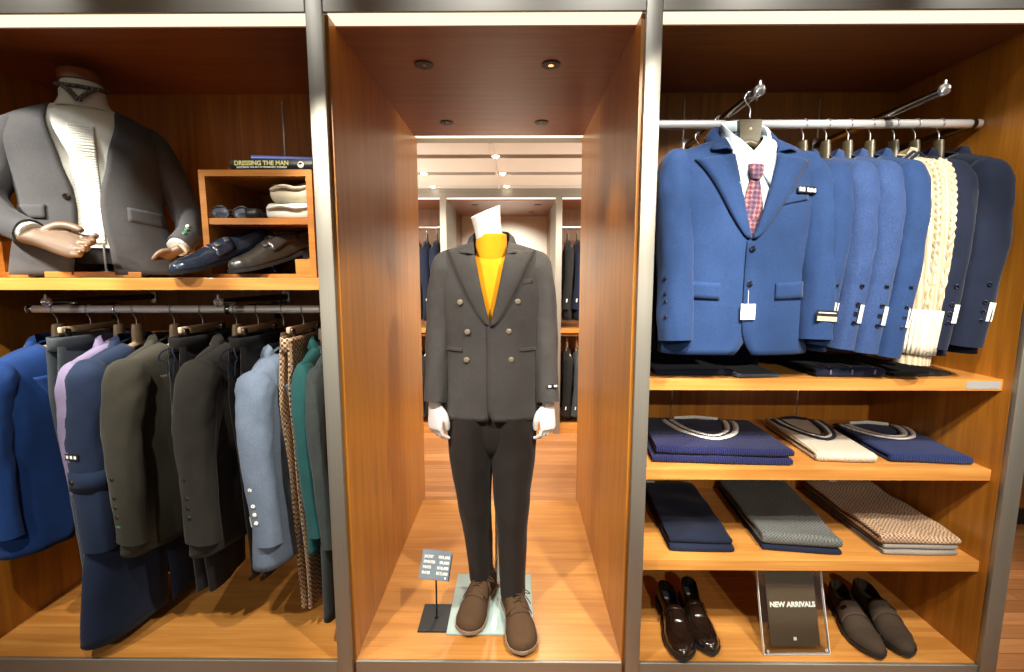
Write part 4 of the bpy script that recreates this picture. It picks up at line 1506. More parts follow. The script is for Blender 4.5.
# ------------------------------------------------------------------ hands
def hand(name, mat, parent, mw, side=1, curl=0.5, thumb=0.5, scale=1.0):
    """hand: wrist at the origin, fingers along -z, palm towards -x * side, thumb towards -y. mw: local matrix"""
    mb = MB()
    s = scale
    # palm
    P, A, B = [], [], []
    for z, a, b, y in ((0.035, 0.024, 0.018, 0.004), (0.0, 0.026, 0.019, 0.003), (-0.03, 0.034, 0.017, 0.0), (-0.06, 0.040, 0.015, -0.001), (-0.085, 0.041, 0.013, 0.0), (-0.098, 0.036, 0.010, 0.0)):
        P.append((0, y * s, z * s))
        A.append(a * s)
        B.append(b * s)
    mb.tube(P, A, B, 16, (0, 1, 0), True, None, 2.5)
    fing = [(-0.030, 0.072, 0.0088), (-0.010, 0.080, 0.0092), (0.011, 0.074, 0.0088), (0.030, 0.058, 0.0078)]
    for i, (y, L, r) in enumerate(fing):
        p = Vector((0, y * 0.98, -0.088))
        pts, rr = [Vector((0, y * 0.9, -0.070)), p], [r * 1.0, r * 1.05]
        ang = 0.10
        for seg, frac, c in ((0, 0.45, 0.55), (1, 0.30, 0.85), (2, 0.25, 0.55)):
            ang += c * curl * (1 + 0.10 * i)
            d = Vector((-side * math.sin(ang), y * 0.6 * (1 - curl), -math.cos(ang))).normalized()
            pts.append(pts[-1] + d * L * frac * 0.5)
            rr.append(r * (1.0 - 0.06 * seg))
            pts.append(pts[-1] + d * L * frac * 0.5)
            rr.append(r * (1.0 - 0.06 * seg) * (0.93 if seg < 2 else 0.7))
        mb.tube([q * s for q in pts], [q * s for q in rr], None, 10, (0.2, 1, 0.1))
    th = [(-side * 0.004, -0.020, -0.012), (-side * 0.012, -0.040, -0.035), (-side * (0.016 + 0.01 * thumb), -0.050 + 0.012 * thumb, -0.062), (-side * (0.022 + 0.016 * thumb), -0.048 + 0.018 * thumb, -0.085), (-side * (0.024 + 0.018 * thumb), -0.044 + 0.02 * thumb, -0.100)]
    mb.tube([Vector(q) * s for q in catmull(th, 3)], [k * s for k in (0.014, 0.0138, 0.0135, 0.013, 0.0125, 0.012, 0.0115, 0.011, 0.0105, 0.010, 0.0095, 0.0088, 0.0065)], None, 10, (0, 1, 0.2))
    o = mb.build(name, mat, parent, remesh=0.0026 * s, merge=False)
    o.matrix_local = mw
    return o


def frame(origin, down, thumb_dir):
    """matrix with local -z along down and local -y along thumb_dir"""
    z = -Vector(down).normalized()
    y = -Vector(thumb_dir)
    y = (y - z * y.dot(z)).normalized()
    x = y.cross(z)
    return Matrix.Translation(origin) @ Matrix((x, y, z)).transposed().to_4x4()


# ------------------------------------------------------------------ standing mannequin
MX, MY = -0.092, 1.80
mn = thing('mannequin', 'headless white mannequin in charcoal double breasted jacket and saffron knit', 'mannequin', (MX, MY, PZ))
NZ = 1.480         # nape height above the platform
K = Coat(seed=50, L=0.690, zu=-0.22, sw=0.185, nw=0.068, drop=0.052, chest=(0.192, 0.118), waist=(0.176, 0.104), hem=(0.196, 0.115), zb=-0.335, ov=0.012, lastb=-0.62, cut=0.02, fold=0.005, n=2.3, top_exp=2.3)
jk = K.body(28, 16, 80).build('jacket', M['charcoal'], mn, solid=0.005)
jk.location = (0, 0, NZ)
K.lapels(0.112, -0.085, True).build('lapel', M['charcoal'], jk, solid=0.004)
K.collar(-0.080, 0.042, 0.075, 0.018).build('collar', M['charcoal'], jk, solid=0.004)
for sg in (-1, 1):
    z0 = K.ridge(K.sw)
    path = [(sg * 0.118, 0.002, z0 - 0.008), (sg * 0.168, 0.003, z0 - 0.046), (sg * 0.190, 0.004, z0 - 0.15), (sg * 0.202, 0.002, z0 - 0.29), (sg * 0.206, -0.03, z0 - 0.43), (sg * 0.212, -0.06, z0 - 0.560)]
    o = K.sleeve(sg, path=path, ra=0.072, rb=0.054, seed=51 + sg, fold=0.08, cuff=0.80).build('sleeve', M['charcoal'], jk)
    P, A, B = K.last_path, K.last_A, K.last_B
    if sg > 0:
        for k, mt, ww in ((PI + 0.15, 'label_white', 0.016), (PI + 0.60, 'label_green', 0.012)):
            pass
        p, n_, tt = sleeve_point(P, A, B, 0.93, PI - 0.1, off=0.001)
        lbm = patch(MB(), p + Vector((0.012, 0, 0)), Vector((0.3, -1, 0)), -tt, 0.040, 0.014, 0.0015).build('cuff_label', M['label_black'], jk, False)
        wm = MB()
        for dx in (-0.010, 0.012):
            patch(wm, p + Vector((0.012 + dx, -0.002 + dx * 0.3, 0)), Vector((0.3, -1, 0)), -tt, 0.012, 0.008, 0.001)
        wm.build('label_mark', M['label_white'], jk, False)
for x, z in ((-0.108, -0.250), (0.098, -0.247), (-0.083, -0.357), (0.066, -0.354), (-0.088, -0.460), (0.075, -0.458)):
    q = K.front(x, z, 0.006)
    MB().disc(q, (q.x * 1.2, -1, 0), 0.0105, 0.005, 18, 0.001).build('button', M['button_pale'], jk)
for sg in (-1, 1):
    on_front(K, MB(), sg * 0.105, sg * 0.165, -0.418, -0.430, 0.007, 0.0).build('pocket_welt', M['charcoal'], jk, solid=0.005)
on_front(K, MB(), 0.085, 0.150, -0.170, -0.187, 0.006, 0.15).build('breast_pocket', M['charcoal'], jk, solid=0.004)
# saffron mock neck
T = Coat(seed=52, L=0.52, zu=-0.22, sw=0.150, nw=0.05, drop=0.095, chest=(0.165, 0.098), waist=(0.150, 0.086), hem=(0.155, 0.09), zb=0.5, ov=0.004, fold=0.001, cut=0.0, n=2.2, top_exp=2.0, lap_off=0.0)
T.V = lambda z: -1
sw = T.body(14, 14, 56).build('sweater', M['orange'], mn)
sw.location = (0, 0, NZ - 0.028)
nr = []
for z, r in ((-0.085, 0.054), (-0.045, 0.057), (-0.02, 0.058), (0.012, 0.057), (0.022, 0.057), (0.024, 0.054), (0.015, 0.052)):
    nr.append([(r * math.cos(2 * PI * k / 32), r * 0.95 * math.sin(2 * PI * k / 32) - 0.012 + (z if z < 0 else 0) * 0.0, z + (0.012 if math.sin(2 * PI * k / 32) > 0 else 0) * math.sin(2 * PI * k / 32)) for k in range(32)])
MB().grid(nr, True).build('neck_band', M['orange'], sw)
# white neck, cut at a slant
nk = []
for i in range(12):
    t = i / 11
    r = 0.052 - 0.004 * math.sin(PI * t) + 0.002 * t
    z = 0.0 + 0.118 * t
    cx = -0.004 - 0.016 * t
    nk.append([(cx + r * math.cos(2 * PI * k / 32), -0.010 - 0.012 * t + r * math.sin(2 * PI * k / 32), NZ - 0.04 + z + (0.022 * t) * math.cos(2 * PI * k / 32) + 0.012 * t * math.sin(2 * PI * k / 32)) for k in range(32)])
for sc in (0.97, 0.9):
    c = sum((Vector(q) for q in nk[11]), Vector()) / 32
    nk.append([c + (Vector(q) - c) * sc + Vector((0, 0, 0.002)) for q in nk[11]])
MB().grid(nk, True, False, True).build('neck', M['white_gloss'], mn)
for sg in (-1, 1):
    m_ = frame((sg * 0.212, -0.066, NZ - 0.067 - 0.570), (sg * 0.0, -0.12, -1), (-sg * 0.9, -0.8, 0))
    hand('hand', M['white_gloss'], mn, m_, sg, 0.62, 0.5, 0.96)
# trousers: hips and two creased legs in one mesh, trouser cuffs resting on the shoes
tm = MB()
rows = []
for z, a, b in ((0.86, 0.150, 0.095), (0.80, 0.165, 0.102), (0.74, 0.166, 0.098), (0.69, 0.160, 0.088), (0.65, 0.12, 0.07), (0.62, 0.06, 0.04)):
    rows.append([(a * sgnp(math.cos(2 * PI * k / 40), 0.9), b * math.sin(2 * PI * k / 40), z) for k in range(40)])
tm.grid(rows, True, True, True)
legs = {-1: [(-0.086, 0.0, 0.80), (-0.084, 0.0, 0.64), (-0.076, 0.0, 0.46), (-0.062, 0.018, 0.28), (-0.052, 0.035, 0.085)],
        1: [(0.086, -0.004, 0.80), (0.082, -0.008, 0.64), (0.078, -0.035, 0.46), (0.078, -0.035, 0.28), (0.080, -0.055, 0.070)]}
for sg in (-1, 1):
    P = catmull(legs[sg], 10)
    N = len(P)
    A = [interp(i / (N - 1), [(0, 0.112), (0.25, 0.106), (0.5, 0.084), (0.72, 0.072), (1, 0.064)]) for i in range(N)]   # front-back
    B = [interp(i / (N - 1), [(0, 0.088), (0.25, 0.090), (0.5, 0.070), (0.72, 0.058), (1, 0.050)]) for i in range(N)]

    def fn(t, th, sg=sg):
        cr = max(0.0, -math.cos(th)) ** 12 * 0.16          # front crease
        w = nz(math.cos(th) * 1.4 + sg * 4, math.sin(th) * 1.4, t * 5 + sg) + 0.5 * nz(math.cos(th) * 2.5, math.sin(th) * 2.5 + sg, t * 13)
        return 1 + cr + 0.05 * w
    mbl = MB()
    tm.tube(P, A, B, 40, (0, 1, 0), False, fn, 1.9)
tr = tm.build('trousers', M['trs_charcoal'], mn, merge=False)
# shoes
for sg, loc, rz in ((-1, (-0.058, -0.060, 0.011), -0.20), (1, (0.096, -0.150, 0.011), 0.17)):
    e = bpy.data.objects.new('shoe', None)
    COL.objects.link(e)
    e.parent = mn
    e.location = loc
    e.rotation_euler = (0, 0, rz)
    P, u, zl, cf, Y, wf, hf = shoe(e, (M['suede_brown'], M['insole_dark'], M['sole_pale']), sg, 0.315, 'derby', 0.057, 1.15, open_len=0.17, heel=0.004, rnd=1.0)
    band(P, 0.26, 0.62, 0.55, 0.002).build('tongue', M['suede_brown'], e, solid=0.003)
    for side in (-1, 1):
        fl = MB()
        fl.grid([[P(k, 0.30 + 0.57 * j / 6, side, 0.005) for j in range(7)] for k in [0.24 + 0.32 * i / 10 for i in range(11)]])
        fl.build('lace_facing', M['suede_brown'], e, solid=0.003)
    lc = MB()
    for k in (0.34, 0.42, 0.50):
        lc.tube([P(k, 0.78, -1, 0.008), P(k - 0.01, 1, -1, 0.012), P(k, 0.78, 1, 0.008)], 0.002, None, 6)
        lc.tube([P(k, 0.78, -1, 0.008), P(k - 0.03, 1, -1, 0.013), P(k - 0.05, 0.78, 1, 0.008)], 0.002, None, 6)
    c0 = P(0.31, 1, 1, 0.012)
    for k in (-1, 1):
        lc.tube(catmull([c0, c0 + Vector((k * 0.02, -0.008, 0.008)), c0 + Vector((k * 0.038, -0.016, -0.004)), c0 + Vector((k * 0.022, -0.016, 0.0)), c0], 5), 0.0018, None, 6)
        lc.tube(catmull([c0, c0 + Vector((k * 0.016, -0.03, 0.0)), c0 + Vector((k * 0.034, -0.055, -0.018))], 5), 0.0018, None, 6)
    lc.build('laces', M['suede_brown'], e)
    sk = MB().tube([(cf(0.2), Y(0.19), 0.03), (cf(0.2), Y(0.20), 0.08), (cf(0.2), Y(0.21), 0.135)], [0.046, 0.045, 0.044], [0.030, 0.032, 0.034], 20, (0, 1, 0))
    sk.build('sock', M['sock'], e)
# glass plate and rod
MB().box((-0.003, -0.022, 0.0055), (0.325, 0.355, 0.010), 0.002).build('glass_base', M['glass_mint'], mn)
MB().tube([(0.012, 0.08, 0.0105), (0.012, 0.08, 0.70)], 0.0075, None, 14, (1, 0, 0)).build('support_rod', M['chrome'], mn)
MB().tube([(0.012, 0.08, 0.0105), (0.012, 0.08, 0.02)], [0.02, 0.012], None, 18, (1, 0, 0)).build('rod_socket', M['chrome'], mn)

# ------------------------------------------------------------------ bust on the left shelf
BX, BY, BR = -1.550, 1.775, 0.56
bu = thing('bust_form', 'grey jacketed bust form with pleated white shirt and wooden hand on the shelf', 'mannequin', (BX, BY, SHL + 0.001), BR)
BN = 0.650
VB = [(-0.70, 0.060), (-0.55, 0.048), (-0.46, 0.034), (-0.40, 0.032), (-0.36, 0.036), (-0.25, 0.062), (-0.12, 0.092), (-0.02, 0.088)]
U = Coat(seed=60, L=0.640, zu=-0.20, sw=0.205, nw=0.085, drop=0.085, chest=(0.225, 0.125), waist=(0.20, 0.112), hem=(0.245, 0.13), zb=-0.60, fold=0.003, n=2.25, top_exp=2.0,
         V=lambda z: interp(z, VB))
bj = U.body(26, 16, 76).build('jacket', M['grey_torso'], bu, solid=0.005)
bj.location = (0, 0, BN)
on_front(U, MB(), 0.105, 0.205, -0.405, -0.455, 0.008, -0.12).build('pocket_flap', M['grey_torso'], bj, solid=0.005)
on_front(U, MB(), -0.205, -0.115, -0.405, -0.450, 0.008, 0.0).build('pocket_flap', M['grey_torso'], bj, solid=0.005)
q = U.front(-0.055, -0.375, 0.004)
MB().disc(q, (0, -1, 0), 0.011, 0.005, 18).build('button', M['button_dark'], bj)
q = U.front(0.06, -0.375, 0.004)
MB().box(q, (0.022, 0.002, 0.003), 0.0005).build('buttonhole', M['black_trs'], bj, False)
z0 = U.ridge(U.sw)
# right arm (viewer left) bends across the belly, left arm hangs to the hip pocket
arms = {-1: [(-0.125, 0.002, z0 - 0.010), (-0.180, 0.002, z0 - 0.05), (-0.232, 0.0, z0 - 0.17), (-0.268, -0.04, z0 - 0.28), (-0.215, -0.13, z0 - 0.36), (-0.140, -0.190, z0 - 0.405)],
        1: [(0.125, 0.002, z0 - 0.010), (0.180, 0.002, z0 - 0.05), (0.235, 0.01, z0 - 0.17), (0.275, 0.02, z0 - 0.29), (0.285, -0.02, z0 - 0.37), (0.246, -0.070, z0 - 0.430)]}
ends = {}
for sg in (-1, 1):
    o = U.sleeve(sg, path=arms[sg], ra=0.066, rb=0.058, seed=61 + sg, fold=0.05, cuff=0.74).build('sleeve', M['grey_torso'], bj)
    P, A, B = U.last_path, U.last_A, U.last_B
    d = (P[-1] - P[-2]).normalized()
    ends[sg] = (P[-1], d)
    MB().tube([P[-1] - d * 0.035, P[-1] + d * 0.012, P[-1] + d * 0.014, P[-1] + d * 0.002], [A[-1] * 0.86, A[-1] * 0.84, A[-1] * 0.78, A[-1] * 0.76], [B[-1] * 0.86, B[-1] * 0.84, B[-1] * 0.78, B[-1] * 0.76], 24, (0, 1, 0), False).build('shirt_cuff', M['shirt_white'], bj)
    if sg > 0:
        for k in range(3):
            p, n_, tt = sleeve_point(P, A, B, 0.86 + 0.04 * k, PI * 1.1)
            MB().disc(p, n_, 0.007, 0.004, 14).build('cuff_button', M['label_green'] if k else M['label_white'], bj)
M['hand_wood'] = wood('articulated_hand_wood', (88, 66, 46), (112, 87, 62), 'z', 0.55)
for sg in (-1, 1):
    p, d = ends[sg]
    if sg < 0:
        dd = Vector((1.0, -0.22, -0.30))
        m_ = frame(Vector(p) + Vector((0, 0, BN)) + d * 0.03, dd, (0.1, 0.4, 0.9))
        hand('hand', M['hand_wood'], bu, m_, 1, 0.55, 0.4, 1.15)
    else:
        m_ = frame(Vector(p) + Vector((0, 0, BN)) + d * 0.03, (-0.85, 0.25, -0.50), (0, -0.6, 0.7))
        hand('hand', M['hand_wood'], bu, m_, -1, 0.5, 0.4, 0.70)
# pleated shirt
S2 = Coat(seed=62, L=0.545, zu=-0.20, sw=0.185, nw=0.055, drop=0.075, chest=(0.195, 0.112), waist=(0.17, 0.100), hem=(0.18, 0.105), zb=0.5, fold=0.001, n=2.2, top_exp=2.0, ov=0.004, cut=0, lap_off=0.0)
S2.V = lambda z: -1
bs = S2.body(20, 16, 60).build('shirt', M['shirt_white'], bu)
bs.location = (0, 0, BN)
pl = MB()
rows = []
for i in range(181):
    z = -0.13 - 0.40 * i / 180
    rows.append([S2.front(x, z, 0.003 + 0.0030 * abs(math.sin(i * PI / 4 + 1.6 * nz(x * 40, z * 25, 1)))) for x in (-0.036, -0.030, -0.018, -0.006, 0.006, 0.018, 0.030, 0.036)])
pl.grid(rows).build('pleated_bib', M['shirt_white'], bs, solid=0.002)
wc = []
for z, r in ((-0.055, 0.072), (-0.02, 0.067), (0.006, 0.065), (0.010, 0.063), (0.0, 0.060)):
    wc.append([(r * math.cos(2 * PI * k / 36), r * math.sin(2 * PI * k / 36) - 0.006, z + 0.016 * math.sin(2 * PI * k / 36)) for k in range(36)])
MB().grid(wc, True).build('collar', M['shirt_white'], bs)
# neck with wooden cap, dark patterned neck scarf
nk = [[(r * math.cos(2 * PI * k / 32), r * math.sin(2 * PI * k / 32) - 0.005, BN + z) for k in range(32)] for z, r in ((-0.06, 0.085), (-0.02, 0.066), (0.02, 0.060), (0.036, 0.059))]
MB().grid(nk, True, True, True).build('neck', M['shirt_white'], bu)
M['wood_cap'] = wood('dark_cap_wood', (104, 62, 36), (136, 84, 52), 'x', 0.3)
MB().tube([(0, -0.005, BN + 0.032), (0, -0.005, BN + 0.036), (0, -0.005, BN + 0.066), (0, -0.005, BN + 0.072), (0, -0.005, BN + 0.074)], [0.058, 0.066, 0.066, 0.060, 0.03], None, 36, (0, 1, 0)).build('neck_cap', M['wood_cap'], bu)
M['scarf'] = check('paisley_black_silk', (16, 16, 22), (150, 146, 140), 0.006, (0.4, 0.5, 0.2), (30, 30, 40))
sc_ = MB()
path = [(0.064 * math.cos(a), 0.064 * math.sin(a) - 0.006, 0.020 + 0.014 * math.sin(a)) for a in [PI / 2 + 2 * PI * k / 40 for k in range(41)]]
sc_.tube(path, 0.007, 0.012, 10, (0, 0, 1))
sc_.tube(catmull([(-0.045, -0.055, 0.010), (-0.020, -0.085, -0.02), (0.0, -0.100, -0.048)], 5), 0.007, 0.014, 8, (0, 0, 1))
sc_.tube(catmull([(0.045, -0.055, 0.010), (0.020, -0.085, -0.02), (0.0, -0.100, -0.048)], 5), 0.007, 0.014, 8, (0, 0, 1))
o = sc_.build('neck_scarf', M['scarf'], bu)
o.location = (0, 0, BN)
# dark waist under the shirt, stand and base block
MB().tube([(0, 0, BN - 0.50), (0, 0, BN - 0.60)], [0.095, 0.098], [0.165, 0.17], 36, (0, 1, 0)).build('waist_block', M['black_trs'], bu)
MB().tube([(0.03, -0.115, 0.020), (0.03, -0.115, 0.115)], 0.004, None, 10, (1, 0, 0)).build('stand_rod', M['chrome'], bu)
MB().box((0.0, -0.03, 0.010), (0.26, 0.20, 0.020), 0.002).build('base_block', M['wood_box'], bu, False)
MB().tube([(0.03, -0.115, 0.0205), (0.03, -0.115, 0.024)], [0.022, 0.018], None, 20, (1, 0, 0)).build('rod_foot', M['chrome'], bu)

# ------------------------------------------------------------------ box, books and accessories on the left shelf
bxx = thing('display_box', 'open two tier wooden box by the steel post holding shoes and shirts', 'box', (-0.837, 1.56, SHL + 0.001))
BW, BD, BH, TK = 0.365, 0.36, 0.343, 0.020
MB().bx(-BW / 2, -BW / 2 + TK, 0, BD, 0, BH).build('side_board', M['wood_box'], bxx, False)
MB().bx(BW / 2 - TK, BW / 2, 0, BD, 0, BH).build('side_board', M['wood_box'], bxx, False)
MB().bx(-BW / 2 + TK, BW / 2 - TK, 0, BD, BH - TK, BH).build('top_board', M['wood_box'], bxx, False)
MB().bx(-BW / 2 + TK, BW / 2 - TK, 0, BD, 0, 0.012).build('bottom_board', M['wood_box'], bxx, False)
MB().bx(-BW / 2 + TK, BW / 2 - TK, 0.004, BD, 0.172, 0.172 + TK).build('shelf', M['wood_box'], bxx, False)
MB().bx(-BW / 2 + TK, BW / 2 - TK, BD - 0.01, BD, 0.012, BH - TK).build('back_board', M['wood_box'], bxx, False)
b2 = thing('display_box', 'small open wooden box behind the bust\'s bent arm', 'box', (-1.745, 1.72, SHL + 0.001), 0.12)
MB().bx(-0.12, -0.10, 0, 0.24, 0, 0.13).build('side_board', M['wood_box'], b2, False)
MB().bx(0.10, 0.12, 0, 0.24, 0, 0.13).build('side_board', M['wood_box'], b2, False)
MB().bx(-0.10, 0.10, 0, 0.24, 0, 0.02).build('bottom_board', M['wood_box'], b2, False)
MB().bx(-0.10, 0.10, 0.225, 0.24, 0.02, 0.13).build('back_board', M['wood_box'], b2, False)

TOPZ = SHL + BH
M['book_black'] = plain('black_book_cloth', (20, 21, 22), 0.4)
M['book_blue'] = plain('blue_book_cover', (38, 62, 140), 0.35)
M['paper'] = plain('page_edges', (222, 214, 196), 0.8)
M['title_yellow'] = plain('pale_yellow_ink', (226, 224, 140), 0.6)


def book(label, loc, rz, w, d, h, cover, rot=None):
    t = thing('book', label, 'book', loc, rz, 'books on the wooden box', rot)
    c = MB()
    c.bx(-w / 2, w / 2, 0, d, 0, 0.0025, 0.0008)
    c.bx(-w / 2, w / 2, 0, d, h - 0.0025, h, 0.0008)
    rows = []
    for x in (-w / 2, w / 2):
        rows.append([(x, -0.004 * math.sin(PI * k / 8), h * k / 8) for k in range(9)] + [(x, 0.003, h), (x, 0.003, 0)])
    c.grid(rows, True, True, True)
    c.build('cover', cover, t)
    MB().bx(-w / 2 + 0.003, w / 2 - 0.003, 0.003, d - 0.004, 0.0026, h - 0.0026).build('pages', M['paper'], t, False)
    return t


bk = book('black hardcover book with pale yellow capitals on its spine', (-0.782, 1.562, TOPZ + 0.0005), 0.0, 0.262, 0.21, 0.030, M['book_black'])
text('lettering', 'DRESSING THE MAN', 0.0195, M['title_yellow'], bk, (-0.030, -0.0048, 0.0195), (PI / 2, 0, 0), 0.0003, bold=0.0005, sx=0.98)
text('lettering', 'MASTERING THE ART OF PERMANENT FASHION', 0.0078, M['label_white'], bk, (-0.030, -0.0042, 0.0072), (PI / 2, 0, 0), 0.0002, bold=0.0002, sx=0.95)
MB().disc((0.095, -0.003, 0.015), (0, -1, 0), 0.010, 0.0015, 24).build('round_emblem', M['label_white'], bk)
MB().disc((0.095, -0.0047, 0.015), (0, -1, 0), 0.0065, 0.0006, 20).build('emblem_mark', M['book_black'], bk)
book('blue covered book lying askew on top of the black book', (-0.755, 1.60, TOPZ + 0.0315), 0, 0.20, 0.14, 0.020, M['book_blue'], rot=(0, -0.03, 0.28))

# folded shirts in the upper compartment
FZ = SHL + 0.192
M['beige_fab'] = fabric('beige_linen', (196, 186, 164), weave=900, sheen=0.05)


def roll_shirt(label, loc, rz, mat, w, d, h, seed):
    t = thing('folded_shirt', label, 'shirt', loc, rz, 'folded shirts in the box')
    fold_slab(w, d, h, seed, 0, 0, 0.06, 0.016).build('folded_body', mat, t)
    MB().tube(catmull([(-w * 0.42, 0.004, h * 0.62), (-w * 0.1, -0.006, h * 0.78), (w * 0.2, -0.004, h * 0.66), (w * 0.45, 0.004, h * 0.74)], 5), 0.006, 0.008, 8, (0, 0, 1)).build('collar_roll', mat, t)
    return t


roll_shirt('white folded shirt at the bottom of the box\'s upper tier', (-0.752, 1.585, FZ + 0.0005), 0.05, M['shirt_white'], 0.150, 0.22, 0.052, 70)
roll_shirt('beige folded shirt on top of the white folded shirt', (-0.748, 1.592, FZ + 0.055), -0.08, M['beige_fab'], 0.142, 0.21, 0.066, 71)
# glasses and a rolled belt
gl = thing('sunglasses', 'black framed glasses folded at the left of the box\'s upper tier', 'glasses', (-0.945, 1.60, FZ + 0.001), 0.25)
fr = MB()
for sx in (-0.033, 0.033):
    fr.tube([(sx + 0.027 * math.cos(a), 0.0, 0.021 + 0.020 * math.sin(a)) for a in [2 * PI * k / 24 for k in range(25)]], 0.0026, None, 8, (0, 1, 0))
fr.tube(catmull([(-0.008, 0, 0.026), (0, -0.001, 0.030), (0.008, 0, 0.026)], 4), 0.002, None, 8, (0, 1, 0))
fr.build('frame', M['black'], gl)
for sx in (-0.033, 0.033):
    MB().disc((sx, 0.0015, 0.021), (0, -1, 0), 0.024, 0.002, 20).build('lens', M['insole_grey'], gl)
    MB().tube(catmull([(sx * 1.85, 0.0, 0.03), (sx * 1.6, 0.025, 0.024), (-sx * 0.6, 0.036, 0.018)], 6), 0.0022, None, 8, (0, 0, 1)).build('temple', M['black'], gl)
M['belt_brown'] = plain('dark_brown_belt', (58, 38, 30), 0.4, coat=0.3)


def belt(label, loc, rz, mat, turns, R):
    t = thing('rolled_belt', label, 'belt', loc, rz, 'belts in the box')
    rows = []
    n = int(turns * 36)
    for i in range(n + 1):
        a = 2 * PI * i / 36
        r = R - 0.005 * a / (2 * PI) - 0.012
        rows.append([((r + 0.004 * math.sin(2 * a)) * math.cos(a), (r * 0.9) * math.sin(a), z) for z in (0.0, 0.032)])
    MB().grid(rows).build('strap', mat, t, solid=0.003)
    b = MB()
    b.box((R - 0.008, 0, 0.016), (0.004, 0.006, 0.040), 0.001)
    for k in (-1, 1):
        b.box((R - 0.008, 0.012, 0.016 + k * 0.018), (0.004, 0.024, 0.004), 0.001)
    b.build('buckle', M['chrome'], t)
    return t


belt('dark brown rolled belt behind the glasses', (-0.905, 1.675, FZ + 0.001), 0.4, M['belt_brown'], 3, 0.05)
belt('black rolled belt beside the folded shirts', (-0.868, 1.60, FZ + 0.001), 2.0, M['black'], 2.4, 0.042)

# shoes propped toe-down in the lower compartment
LZ = SHL + 0.012
n_m = (M['navy_calf'], M['insole_dark'], M['sole_black'])
monk('navy double buckle monk shoe poking out of the box', (-0.975, 1.60, SHL + 0.046), 0, -1, n_m, 'shoes in the box', True, True, rot=(math.radians(17), 0, math.radians(-33)))
dshoe = thing('derby_shoe', 'black brown lace-up shoe beside the navy monk shoe', 'shoe', (-0.812, 1.625, SHL + 0.046), 0, 'shoes in the box', (math.radians(16), 0, math.radians(-36)))
P, u, zl, cf, Y, wf, hf = shoe(dshoe, (M['black_calf'], M['insole_dark'], M['sole_black']), -1, 0.315, 'derby', 0.052, 1.1, open_len=0.17)
for side in (-1, 1):
    MB().grid([[P(k, 0.30 + 0.57 * j / 6, side, 0.004) for j in range(7)] for k in [0.24 + 0.32 * i / 10 for i in range(11)]]).build('lace_facing', M['black_calf'], dshoe, solid=0.003)
band(P, 0.28, 0.62, 0.6, 0.002).build('tongue', M['black_calf'], dshoe, solid=0.003)
lc = MB()
for k in (0.30, 0.37, 0.44, 0.51):
    lc.tube([P(k, 0.78, -1, 0.008), P(k - 0.02, 1, -1, 0.012), P(k - 0.03, 0.78, 1, 0.008)], 0.0022, None, 6)
    lc.tube([P(k - 0.03, 0.78, -1, 0.008), P(k - 0.02, 1, -1, 0.012), P(k, 0.78, 1, 0.008)], 0.0022, None, 6)
lc.build('laces', M['black_trs'], dshoe)
M['polka'] = plain('navy_pocket_silk', (26, 36, 66), 0.6)
so = thing('rolled_tie', 'navy polka dot rolled tie behind the navy monk shoe', 'tie', (-0.93, 1.80, LZ + 0.001))
MB().tube([(-0.045, 0, 0.055), (-0.03, 0, 0.055), (0.03, 0, 0.055), (0.045, 0, 0.055)], [0.03, 0.05, 0.05, 0.03], None, 24, (0, 0, 1)).build('roll', M['polka'], so)
dots = MB()
for i in range(5):
    for j in range(12):
        a = 2 * PI * j / 12
        dots.disc((-0.03 + i * 0.015, 0.0495 * math.cos(a), 0.055 + 0.0495 * math.sin(a)), (0, math.cos(a), math.sin(a)), 0.0028, 0.0008, 8)
o = dots.build('polka_dots', M['label_white'], so)
o['kind'] = 'stuff'
tag(MB().box((-0.715, 1.66, LZ + 0.0255), (0.062, 0.10, 0.050), 0.001).build('wooden_block', M['wood_box'], None, False), 'small wooden block in the lower right corner of the open box', 'block')

# ------------------------------------------------------------------ far wall unit seen through the passage
FY = 4.18
FB = 4.85
far = thing('shelving_unit', 'far wardrobe wall with dark suits seen through the passage behind the mannequin', 'shelving unit', (0, 0, 0))
MB().bx(-2.4, 2.6, FY - 0.005, FY + 0.03, 2.10, BZ - 0.001, 0.001).build('header', M['steel_x'], far, False)
posts = (-0.63, 0.37)
for px in posts:
    MB().bx(px - 0.027, px + 0.027, FY - 0.01, FB, 0.0, 2.10, 0.001).build('steel_post', M['steel_z'], far, False)
for x0, x1, sg in ((-2.3, -0.658, -1), (0.398, 2.3, 1)):
    MB().bx(x0, x1, FB, FB + 0.02, 0, 2.10).build('back_panel', M['wood_far'], far, False)
    MB().bx(x0, x1, FY + 0.01, FB, 0.0, 0.09).build('bottom_board', M['wood_x'], far, False)
    MB().bx(x0, x1, FY + 0.01, FB, 0.925, 0.965, 0.001).build('shelf', M['wood_x'], far, False)
    MB().bx(x0, x1, FY + 0.07, FB, 2.09, 2.10).build('soffit', M['wood_soffit'], far, False)
    MB().bx(x0, x1, FY + 0.032, FY + 0.07, 2.095, 2.11).build('light_strip', M['led'], far, False)
    for z in (1.865, 0.885):
        MB().tube([(x0, FY + 0.2, z), (x1, FY + 0.2, z)], 0.016, None, 14, (0, 0, 1)).build('hanging_rail', M['chrome'], far)
